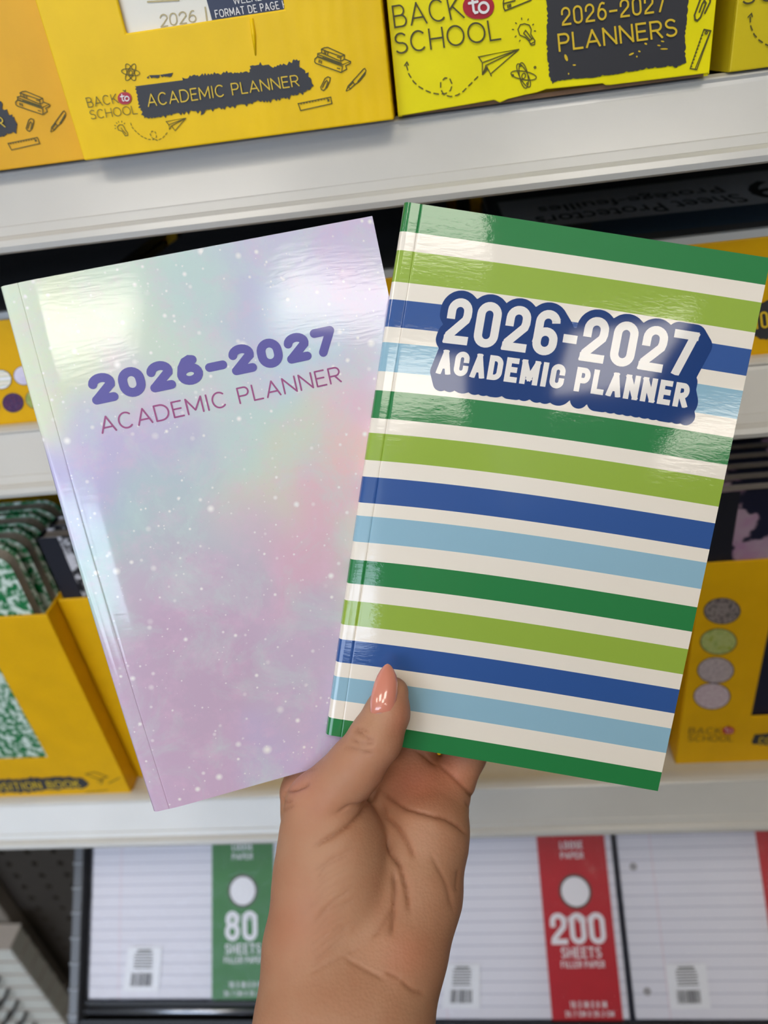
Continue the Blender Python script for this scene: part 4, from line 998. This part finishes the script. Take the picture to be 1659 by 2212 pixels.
X_, Y_ = GX[:, None], GY[None, :]; field = np.minimum(field, np.hypot(X_ - np.clip(X_, .185*PW, .85*PW), Y_ - np.clip(Y_, .235*PH, .275*PH)) - .003)
vid = {}
def bv(key, x, y):
    if key not in vid: vid[key] = len(b.v); b.v.append(tuple(GREEN.P(x/PW, y/PH, .00011)))
    return vid[key]
for i_ in range(len(GX)-1):
    for j_ in range(len(GY)-1):
        cs = [(i_, j_), (i_+1, j_), (i_+1, j_+1), (i_, j_+1)]; fs = [field[c] for c in cs]
        if min(fs) >= 0: continue
        loop = []
        for k in range(4):
            c0, c1, f0, f1 = cs[k], cs[(k+1) % 4], fs[k], fs[(k+1) % 4]
            if f0 < 0: loop.append(bv(c0, GX[c0[0]], GY[c0[1]]))
            if (f0 < 0) != (f1 < 0):
                t_ = f0/(f0-f1); loop.append(bv(tuple(sorted((c0, c1))), GX[c0[0]] + (GX[c1[0]]-GX[c0[0]])*t_, GY[c0[1]] + (GY[c1[1]]-GY[c0[1]])*t_))
        if len(loop) > 2: b.f.append(loop[::-1])
b.build('title_backing', blue, gcov, smooth=True)
b = MB(); sheet_text(b, GREEN, '2026-2027', *T1, .185, .00022, cap='square', gap=.115, digit=.34, widths=NARROW); b.build('lettering', whitei, gcov)
b = MB(); sheet_text(b, GREEN, 'ACADEMIC PLANNER', *T2, .225, .00022, cap='square', gap=.12, widths=NARROW); b.build('lettering', whitei, gcov)

HEAVY = False
# ------------------------------------------------------------------ the hand
def cc_(x, y, d): return np.array([(x-CX)/FPX*d, (y-CY)/FPX*d, d])
def nets(F, lo, h, iters=6):
    """surface of F < 0 as smoothed quads (surface nets)"""
    ins = F < 0; nx, ny, nz = F.shape
    sl = lambda a, i, j, k: a[i:nx-1+i, j:ny-1+j, k:nz-1+k]
    cnt = sum(sl(ins, i, j, k).astype(np.int8) for i in (0, 1) for j in (0, 1) for k in (0, 1))
    cells = np.argwhere((cnt > 0) & (cnt < 8)); idx = -np.ones(cnt.shape, np.int32); idx[tuple(cells.T)] = np.arange(len(cells))
    acc = np.zeros((len(cells), 3)); num = np.zeros(len(cells))
    cor = [(i, j, k) for i in (0, 1) for j in (0, 1) for k in (0, 1)]
    for c0 in cor:
        for ax in range(3):
            if c0[ax]: continue
            c1 = list(c0); c1[ax] = 1
            p0 = cells + np.array(c0); p1 = cells + np.array(c1); f0 = F[tuple(p0.T)]; f1 = F[tuple(p1.T)]; m = (f0 < 0) != (f1 < 0)
            t = np.where(m, f0/np.where(m, f0-f1, 1), 0)
            q = p0.astype(float); q[:, ax] += t; acc[m] += q[m]; num[m] += 1
    V = lo + acc/num[:, None]*h
    faces = []
    for ax in range(3):
        o1, o2 = [(1, 2), (2, 0), (0, 1)][ax]
        a = np.take(ins, range(0, F.shape[ax]-1), ax); bq = np.take(ins, range(1, F.shape[ax]), ax)
        e_ = np.argwhere(a != bq); ok = (e_[:, o1] > 0) & (e_[:, o2] > 0) & (e_[:, o1] < F.shape[o1]-1) & (e_[:, o2] < F.shape[o2]-1); e_ = e_[ok]
        def cid(d1, d2):
            q = e_.copy(); q[:, o1] -= d1; q[:, o2] -= d2; return idx[tuple(q.T)]
        quad = np.stack([cid(1, 1), cid(0, 1), cid(0, 0), cid(1, 0)], 1)
        flip = ~a[tuple(e_.T)]; quad[flip] = quad[flip][:, ::-1]; faces.append(quad)
    faces = np.concatenate(faces)
    # Laplacian smoothing
    E = np.concatenate([faces[:, [0, 1]], faces[:, [1, 2]], faces[:, [2, 3]], faces[:, [3, 0]]])
    for it in range(6):
        s_ = np.zeros_like(V); c_ = np.zeros(len(V))
        np.add.at(s_, E[:, 0], V[E[:, 1]]); np.add.at(s_, E[:, 1], V[E[:, 0]]); np.add.at(c_, E[:, 0], 1); np.add.at(c_, E[:, 1], 1)
        w = .5 if it % 2 == 0 else -.42
        V = V + w*(s_/np.maximum(c_, 1)[:, None] - V)
    return V, faces
def body_parts():
    """the rest of the photographer, standing behind the camera and shading the lower shelves"""
    h = .009
    def grid(lo, hi): return [np.arange(lo[k], hi[k], h, dtype=np.float32) for k in range(3)]
    def field(cones, k, lo, hi, ell=()):
        X, Y, Z = grid(lo, hi); gx, gy, gz = X[:, None, None], Y[None, :, None], Z[None, None, :]; F = None
        def smin(a, b, kk):
            q = np.clip(.5 + .5*(b-a)/kk, 0, 1); return b + (a-b)*q - kk*q*(1-q)
        for a, b_ in cones:
            A, B = np.array(a[:3]), np.array(b_[:3]); d = B-A
            t = np.clip(((gx-A[0])*d[0] + (gy-A[1])*d[1] + (gz-A[2])*d[2])/d.dot(d), 0, 1); r = a[3] + (b_[3]-a[3])*t
            f = np.sqrt((gx-A[0]-t*d[0])**2 + (gy-A[1]-t*d[1])**2 + (gz-A[2]-t*d[2])**2) - r
            F = f if F is None else smin(F, f, k)
        for c, r in ell:
            f = (np.sqrt(((gx-c[0])/r[0])**2 + ((gy-c[1])/r[1])**2 + ((gz-c[2])/r[2])**2) - 1)*min(r); F = f if F is None else smin(F, f, k)
        return nets(F.astype(np.float32), np.array(lo), h, 4)
    shirt = field([((-.06,-.42,.93,.125),(-.07,-.40,1.28,.115)), ((.09,-.42,.93,.125),(.10,-.40,1.28,.115)), ((-.16,-.40,1.36,.066),(.18,-.40,1.36,.066)), ((-.165,-.40,1.355,.062),(-.14,-.22,1.20,.054)), ((.19,-.40,1.355,.062),(.26,-.40,1.13,.054))], .03, (-.36,-.62,.74), (.42,-.10,1.50))
    trousers = field([((-.06,-.42,.90,.120),(-.075,-.41,.50,.075)), ((-.075,-.41,.50,.075),(-.085,-.43,.07,.055)), ((.09,-.42,.90,.120),(.105,-.41,.50,.075)), ((.105,-.41,.50,.075),(.115,-.43,.07,.055))], .02, (-.26,-.62,-.02), (.32,-.22,1.06))
    head = field([((.01,-.41,1.36,.056),(.01,-.375,1.50,.052)), ((.01,-.27,1.565,.012),(.01,-.262,1.545,.014)), ((-.066,-.345,1.60,.016),(-.070,-.35,1.565,.012)), ((.086,-.345,1.60,.016),(.090,-.35,1.565,.012)), ((-.012,-.285,1.512,.012),(.032,-.285,1.512,.012))], .012, (-.12,-.50,1.28), (.14,-.20,1.74), ell=[((.01,-.345,1.60), (.072,.090,.108)), ((.01,-.315,1.525), (.050,.055,.055))])
    hair = field([((-.045,-.41,1.58,.05),(-.05,-.43,1.40,.045)), ((.065,-.41,1.58,.05),(.07,-.43,1.40,.045))], .03, (-.16,-.56,1.28), (.18,-.26,1.76), ell=[((.01,-.380,1.635), (.084,.092,.098))])
    q = lambda x, y, d, r: tuple(at(x, y, d)) + (r,)
    a0, a1, b0, b1 = q(694, 2212, .262, .0222), q(640, 2700, .235, .0272), q(791, 2212, .262, .0222), q(790, 2700, .235, .0272); el = (-.112, -.10, 1.115, .040)
    arm_l = field([(a0, a1), (b0, b1), (a1, (-.120, -.10, 1.115, .038)), (b1, (-.100, -.10, 1.118, .038)), (el, (-.14, -.20, 1.185, .046))], .012, (-.26, -.30, 1.02), (.06, .20, 1.30))
    arm_r = field([((.262,-.40,1.12,.043),(.275,-.40,1.06,.041)), ((.275,-.40,1.06,.041),(.225,-.36,.86,.030))], .012, (.14,-.50,.78), (.36,-.28,1.22))
    shoes = [field([((x,-.47,.045,.044),(x*1.02,-.30,.040,.038)), ((x,-.45,.07,.05),(x,-.40,.06,.045))], .02, (x-.08,-.56,-.02), (x+.08,-.22,.16)) for x in (-.085, .115)]
    sm = mat('charcoal_shirt_cloth', (52, 50, 54), 0.9, var=.1); tm = mat('denim_trousers', (44, 52, 70), 0.9, var=.1); hm = mat('dark_brown_hair', (44, 30, 22), 0.6, var=.2); km = mat('grey_canvas_shoe', (90, 90, 92), 0.8)
    return [('shirt', shirt, sm), ('trousers', trousers, tm), ('hair', hair, hm), ('shoe', shoes[0], km), ('shoe', shoes[1], km)], [head, arm_l, arm_r]
def hand():
    DG = GREEN.depth; DP = PASTEL.depth
    # round cones: (px, py, depth, radius) -> (px, py, depth, radius)
    palm = [((694,2212,.262,.0225),(690,2050,.274,.0195)), ((791,2212,.262,.0225),(848,2050,.274,.0190)), ((742,2212,.262,.0225),(770,2050,.276,.0190)),
            ((640,2700,.235,.0270),(694,2212,.262,.0225)), ((790,2700,.235,.0270),(791,2212,.262,.0225)),
            ((690,2050,.274,.0195),(712,1900,.281,.0200)), ((712,1900,.281,.0200),(706,1800,.284,.0180)), ((745,1930,.279,.0170),(735,1830,.281,.0170)),
            ((848,2050,.274,.0190),(892,1930,.285,.0175)), ((892,1930,.285,.0175),(918,1800,.296,.0165)), ((918,1800,.296,.0165),(945,1735,.304,.0125)),
            ((770,2050,.277,.0185),(800,1880,.294,.0150)), ((800,1880,.294,.0150),(785,1720,.309,.0125)), ((812,1960,.290,.0150),(868,1715,.308,.0135)),
            ((868,1715,.308,.0135),(895,1680,.309,.0125)), ((720,1960,.287,.0150),(668,1752,.304,.0115))]
    thumb = [((706,1800,.284,.0180),(694,1742,.283,.0135)), ((694,1742,.283,.0135),(768,1656,.2755,.0104)), ((768,1656,.2755,.0104),(812,1594,DG(812,1594)-.0115,.0096)),
             ((812,1594,DG(812,1594)-.0115,.0096),(837,1538,DG(837,1538)-.0090,.0081)), ((837,1538,DG(837,1538)-.0090,.0081),(849,1496,DG(849,1496)-.0064,.0058))]
    e = PT + .0101
    index = [((668,1752,.304,.0115),(655,1712,.305,.0092)), ((655,1712,.305,.0092),(672,1640,DP(672,1640)+e+.001,.0086)), ((672,1640,DP(672,1640)+e+.001,.0086),(702,1520,DP(702,1520)+e,.0084)), ((702,1520,DP(702,1520)+e,.0084),(728,1430,DP(728,1430)+e-.0006,.0078)), ((728,1430,DP(728,1430)+e-.0006,.0078),(745,1375,DP(745,1375)+e-.001,.0068))]
    middle = [((785,1720,.309,.0120),(800,1630,DP(800,1630)+e+.001,.0092)), ((800,1630,DP(800,1630)+e+.001,.0092),(826,1500,DP(826,1500)+e+.0004,.0088)), ((826,1500,DP(826,1500)+e+.0004,.0088),(842,1390,DP(842,1390)+e,.0082)), ((842,1390,DP(842,1390)+e,.0082),(850,1325,DP(850,1325)+e-.001,.0070))]
    ring = [((885,1690,.309,.0122),(897,1610,DP(905,1610)+e+.001,.0086)), ((897,1610,DP(905,1610)+e+.001,.0086),(932,1500,DP(932,1500)+e+.0004,.0086)), ((932,1500,DP(932,1500)+e+.0004,.0086),(946,1410,DP(946,1410)+e,.0080)), ((946,1410,DP(946,1410)+e,.0080),(952,1350,DP(952,1350)+e-.001,.0068))]
    pinky = [((945,1735,.304,.0125),(975,1690,.307,.0094)), ((975,1690,.307,.0094),(1006,1628,.310,.0086)), ((1006,1628,.310,.0086),(1028,1545,DP(1028,1545)+.0108,.0078)), ((1028,1545,DP(1028,1545)+.0108,.0078),(1046,1475,DG(1046,1475)+.0170,.0070)), ((1046,1475,DG(1046,1475)+.0170,.0070),(1058,1420,DG(1058,1420)+.0150,.0062))]
    groups = [palm, thumb, index, middle, ring, pinky]
    pts = np.array([cc_(*q[:3]) for g in groups for c in g for q in c]); h = .00085
    lo = pts.min(0) - .034; hi = pts.max(0) + .034; hi[1] = min(hi[1], cc_(700, 2560, .245)[1])
    X, Y, Z = (np.arange(lo[k], hi[k], h, dtype=np.float32) for k in range(3))
    gx, gy, gz = X[:, None, None], Y[None, :, None], Z[None, None, :]
    def cone(a, b):
        A, B = cc_(*a[:3]), cc_(*b[:3]); d = B-A; L2 = d.dot(d)
        t = ((gx-A[0])*d[0] + (gy-A[1])*d[1] + (gz-A[2])*d[2])/L2; t = np.clip(t, 0, 1).astype(np.float32)
        r = a[3] + (b[3]-a[3])*t
        return np.sqrt((gx-A[0]-t*d[0])**2 + (gy-A[1]-t*d[1])**2 + (gz-A[2]-t*d[2])**2) - r
    def smin(a, b, k):
        hh = np.clip(.5 + .5*(b-a)/k, 0, 1); return b + (a-b)*hh - k*hh*(1-hh)
    def chain(g, k):
        f = cone(*g[0])
        for c in g[1:]: f = smin(f, cone(*c), k)
        return f
    F = chain(palm, .007)
    F = smin(F, chain(thumb, .0025), .0030)
    fingers = None
    for g in (index, middle, ring, pinky):
        f = chain(g, .002); fingers = f if fingers is None else smin(fingers, f, .0007)
    F = smin(F, fingers, .0022).astype(np.float32)
    V, faces = nets(F, lo, h)
    fn = np.cross(V[faces[:, 2]]-V[faces[:, 0]], V[faces[:, 3]]-V[faces[:, 1]]); N = np.zeros_like(V)
    for k in range(4): np.add.at(N, faces[:, k], fn)
    N /= np.linalg.norm(N, axis=1)[:, None] + 1e-12
    px = np.stack([V[:, 0]/V[:, 2]*FPX + CX, V[:, 1]/V[:, 2]*FPX + CY], 1)
    facing = np.clip(-N[:, 2]*2.5, 0, 1)
    def zz(L): return [(520 + x/2.6583, 1380 + y/2.6583) for x, y in L]
    C = [  # creases: points (zoom frame), depth mm, half width px
        (zz([(420,1190),(520,1135),(620,1070),(700,1000),(745,930),(790,850)]), .9, 4.0),
        (zz([(540,1010),(620,960),(700,950),(745,930)]), .5, 3.5),
        (zz([(800,930),(840,1020),(900,1080),(960,1170),(1000,1260)]), .8, 4.0),
        (zz([(840,1120),(862,1220),(915,1300),(950,1420),(972,1570)]), 1.0, 4.5),
        (zz([(790,850),(850,910),(950,970),(1060,1000),(1180,1030),(1260,1080),(1300,1125)]), .9, 4.0),
        (zz([(882,1330),(888,1450),(880,1560),(862,1710)]), .9, 4.5),
        (zz([(880,1540),(830,1620),(760,1720)]), .4, 4),
        (zz([(640,530),(690,540),(740,580),(775,585)]), .6, 2.6), (zz([(625,570),(670,600),(720,610),(770,600)]), .55, 2.6), (zz([(590,620),(680,645),(760,668)]), .6, 2.6),
        (zz([(650,520),(700,515),(740,540)]), .45, 2.2),
        (zz([(1140,720),(1220,790),(1300,870),(1350,930)]), .8, 3.2), (zz([(930,600),(1040,660),(1130,730)]), .5, 3.0), (zz([(1290,930),(1340,1010)]), .4, 3),
        (zz([(920,1960),(980,2010),(1060,2040)]), .5, 3.5), (zz([(830,1910),(920,1950)]), .35, 3), (zz([(600,1830),(720,1900),(830,1960)]), .3, 5),
        (zz([(240,880),(320,865),(400,830)]), .7, 3), (zz([(232,905),(255,935),(300,930)]), .6, 3), (zz([(235,985),(310,960)]), .5, 3), (zz([(240,800),(330,775),(450,740)]), .5, 3),
        (zz([(1250,1320),(1240,1450)]), .3, 5), (zz([(1090,1230),(1180,1400),(1220,1560)]), .25, 6)]
    rr = random.Random(5)
    for k in range(15):                    # fine folds across the ball of the thumb
        y0 = 1190 + k*42; C.append((zz([(400+rr.uniform(-20, 40), y0+150), (500+rr.uniform(-20, 20), y0+80), (640+rr.uniform(-30, 60), y0-10)]), rr.uniform(.10, .26), rr.uniform(2.2, 3.4)))
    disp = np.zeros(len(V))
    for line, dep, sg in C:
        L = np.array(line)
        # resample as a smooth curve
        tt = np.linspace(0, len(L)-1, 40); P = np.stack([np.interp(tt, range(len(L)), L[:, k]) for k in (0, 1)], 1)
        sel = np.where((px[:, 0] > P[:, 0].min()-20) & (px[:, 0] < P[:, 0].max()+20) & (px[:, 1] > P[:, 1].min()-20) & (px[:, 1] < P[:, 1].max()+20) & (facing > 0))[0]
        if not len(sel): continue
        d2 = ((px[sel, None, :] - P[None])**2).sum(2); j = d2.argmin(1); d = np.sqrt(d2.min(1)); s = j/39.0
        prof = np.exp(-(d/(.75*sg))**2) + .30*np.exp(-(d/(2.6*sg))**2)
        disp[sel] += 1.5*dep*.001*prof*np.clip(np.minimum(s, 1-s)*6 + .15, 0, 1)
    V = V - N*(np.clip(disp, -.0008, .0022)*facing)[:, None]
    # skin tone: blush on the pads, browner wrist, crease shade painted brown into the folds
    col = np.tile(np.array(lin((190, 143, 112))), (len(V), 1))
    def blush(x, y, rx, ry, rgb, amt):
        w = amt*np.exp(-((px[:, 0]-x)/rx)**2 - ((px[:, 1]-y)/ry)**2)[:, None]; return col*(1-w) + np.array(lin(rgb))*w
    col = blush(900, 1690, 80, 60, (196, 112, 84), .75); col = blush(870, 1560, 30, 60, (196, 116, 92), .5); col = blush(985, 1660, 45, 50, (200, 126, 98), .6)
    col = blush(700, 1745, 60, 40, (192, 126, 92), .4); col = blush(880, 2060, 60, 60, (196, 122, 92), .5); col = blush(760, 1920, 80, 110, (196, 150, 118), .5); col = blush(630, 1990, 60, 90, (190, 120, 90), .35); col = blush(640, 1690, 50, 40, (206, 140, 120), .5)
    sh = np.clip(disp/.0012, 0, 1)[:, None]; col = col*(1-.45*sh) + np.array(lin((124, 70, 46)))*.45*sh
    W = CAM + V @ M.T
    parts, extra = body_parts()
    n0 = len(W); allf = faces.tolist()
    for (V2, F2) in extra:
        allf += (F2 + len(W)).tolist(); W = np.concatenate([W, V2]); col = np.concatenate([col, np.tile(np.array(lin((190, 143, 112))), (len(V2), 1))])
    b = MB()
    root = at(742, 2212, .262)
    b.v = [tuple(p) for p in W]; b.f = allf
    t = NT('skin'); a = t.n('ShaderNodeAttribute', attribute_name='tint'); tc = t.n('ShaderNodeTexCoord')
    n1 = t.n('ShaderNodeTexNoise', i_Scale=90.0, i_Detail=5.0); t.l(tc.outputs['Object'], n1.inputs['Vector'])
    c = t.mix(t.ramp(n1.outputs[0], [(.35, (0, 0, 0)), (.75, (.3, .3, .3))]), a.outputs[0], lin((176, 108, 78)))
    t.l(c, t.b.inputs['Base Color']); t.b.inputs['Roughness'].default_value = .5; t.b.inputs['Specular IOR Level'].default_value = .35
    t.b.inputs['Subsurface Weight'].default_value = .12; t.b.inputs['Subsurface Radius'].default_value = (1, .4, .25); t.b.inputs['Subsurface Scale'].default_value = .003
    v1 = t.n('ShaderNodeTexVoronoi', i_Scale=900.0); t.l(tc.outputs['Object'], v1.inputs['Vector'])
    n2 = t.n('ShaderNodeTexNoise', i_Scale=260.0, i_Detail=4.0); t.l(tc.outputs['Object'], n2.inputs['Vector'])
    t.bump(t.math('ADD', t.math('MULTIPLY', v1.outputs['Distance'], .5), n2.outputs[0]), .22, .0006)
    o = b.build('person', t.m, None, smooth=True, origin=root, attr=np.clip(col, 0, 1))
    tag(o, 'bare forearm and left hand with long pink thumbnail pinching both planners', 'person')
    for nm, (V2, F2), mm in parts:
        b = MB(); b.v = [tuple(p) for p in V2]; b.f = F2.tolist(); b.build(nm, mm, o, smooth=True)
    return o, V, N, px
HAND, HV, HN, HPX = hand()

def nail():
    """long almond thumbnail lying on the thumb tip"""
    dg = GREEN.depth
    # centre line (px), half width (px), depth of the crown
    rows = [(825.5, 1541, 21, 0), (826.5, 1533, 26, 0), (828, 1516, 28, 0), (831, 1496, 28, 0), (833.5, 1476, 25.5, 0), (835.5, 1459, 20.5, 0), (836.5, 1447, 14.5, 0), (837, 1440, 9.5, 0), (837.2, 1436, 5.5, 0), (837.2, 1434, 1.5, 0)]
    b = MB(); n = 13; top = []
    for k, (x, y, hw, _) in enumerate(rows):
        s = k/(len(rows)-1)
        crown = dg(834, y) - float(np.interp(-y, [-1541, -1530, -1490, -1455, -1434], [.0172, .0180, .0150, .0112, .0078]))
        row = []
        for j in range(n):
            q = -1 + 2*j/(n-1); dd = .0038*(hw/27.0)*(1 - math.sqrt(max(0, 1-(.93*q)**2)))
            row.append(at(x + q*hw, y + (5.0*q*q if k < 2 else 0), crown + dd))
        top.append(row)
    th_ = .0006
    for lay in (0, 1):
        for row in top:
            for p in row: b.v.append(tuple(p + (ray(834, 1490)/np.linalg.norm(ray(834, 1490)))*th_*lay))
    m = len(rows); q = m*n
    for k in range(m-1):
        for j in range(n-1):
            a = k*n+j; b.f.append([a, a+1, a+n+1, a+n]); b.f.append([q+a, q+a+n, q+a+n+1, q+a+1])
    e = [j for j in range(n)] + [k*n+n-1 for k in range(1, m)] + [(m-1)*n+j for j in range(n-2, -1, -1)] + [k*n for k in range(m-2, 0, -1)]
    for k in range(len(e)):
        a, c = e[k], e[(k+1) % len(e)]; b.f.append([a, q+a, q+c, c])
    t = NT('pink_nail_polish'); t.b.inputs['Base Color'].default_value = lin((226, 146, 124)) + (1,); t.b.inputs['Roughness'].default_value = .18; t.b.inputs['Coat Weight'].default_value = 1.0; t.b.inputs['Coat Roughness'].default_value = .03
    o = b.build('fingernail', t.m, HAND, smooth=True); o['label'] = 'long almond nail with glossy pink polish'
    b = MB(); rr_ = []
    for k, (y, hw) in enumerate(((1534, 25), (1541, 25.5), (1547, 24.5), (1552, 21))):
        rr_.append([at(825.5 + q*hw, y + 6*q*q*0 - 5*abs(q)**2*(k > 1), dg(834, y) - .0174 + k*.0001 + .0038*(1 - math.sqrt(max(0, 1-(.93*q)**2)))) for q in np.linspace(-1, 1, 11)])
    for r_ in rr_: b.v += [tuple(p) for p in r_]
    for k in range(3):
        for j in range(10): a = k*11+j; b.f.append([a, a+11, a+12, a+1])
    bn = b.build('bare_nail', mat('bare_nail', (186, 150, 146), 0.35), HAND, smooth=True); bn['label'] = 'unpolished strip of nail at the cuticle'
    return o
NAIL = nail()
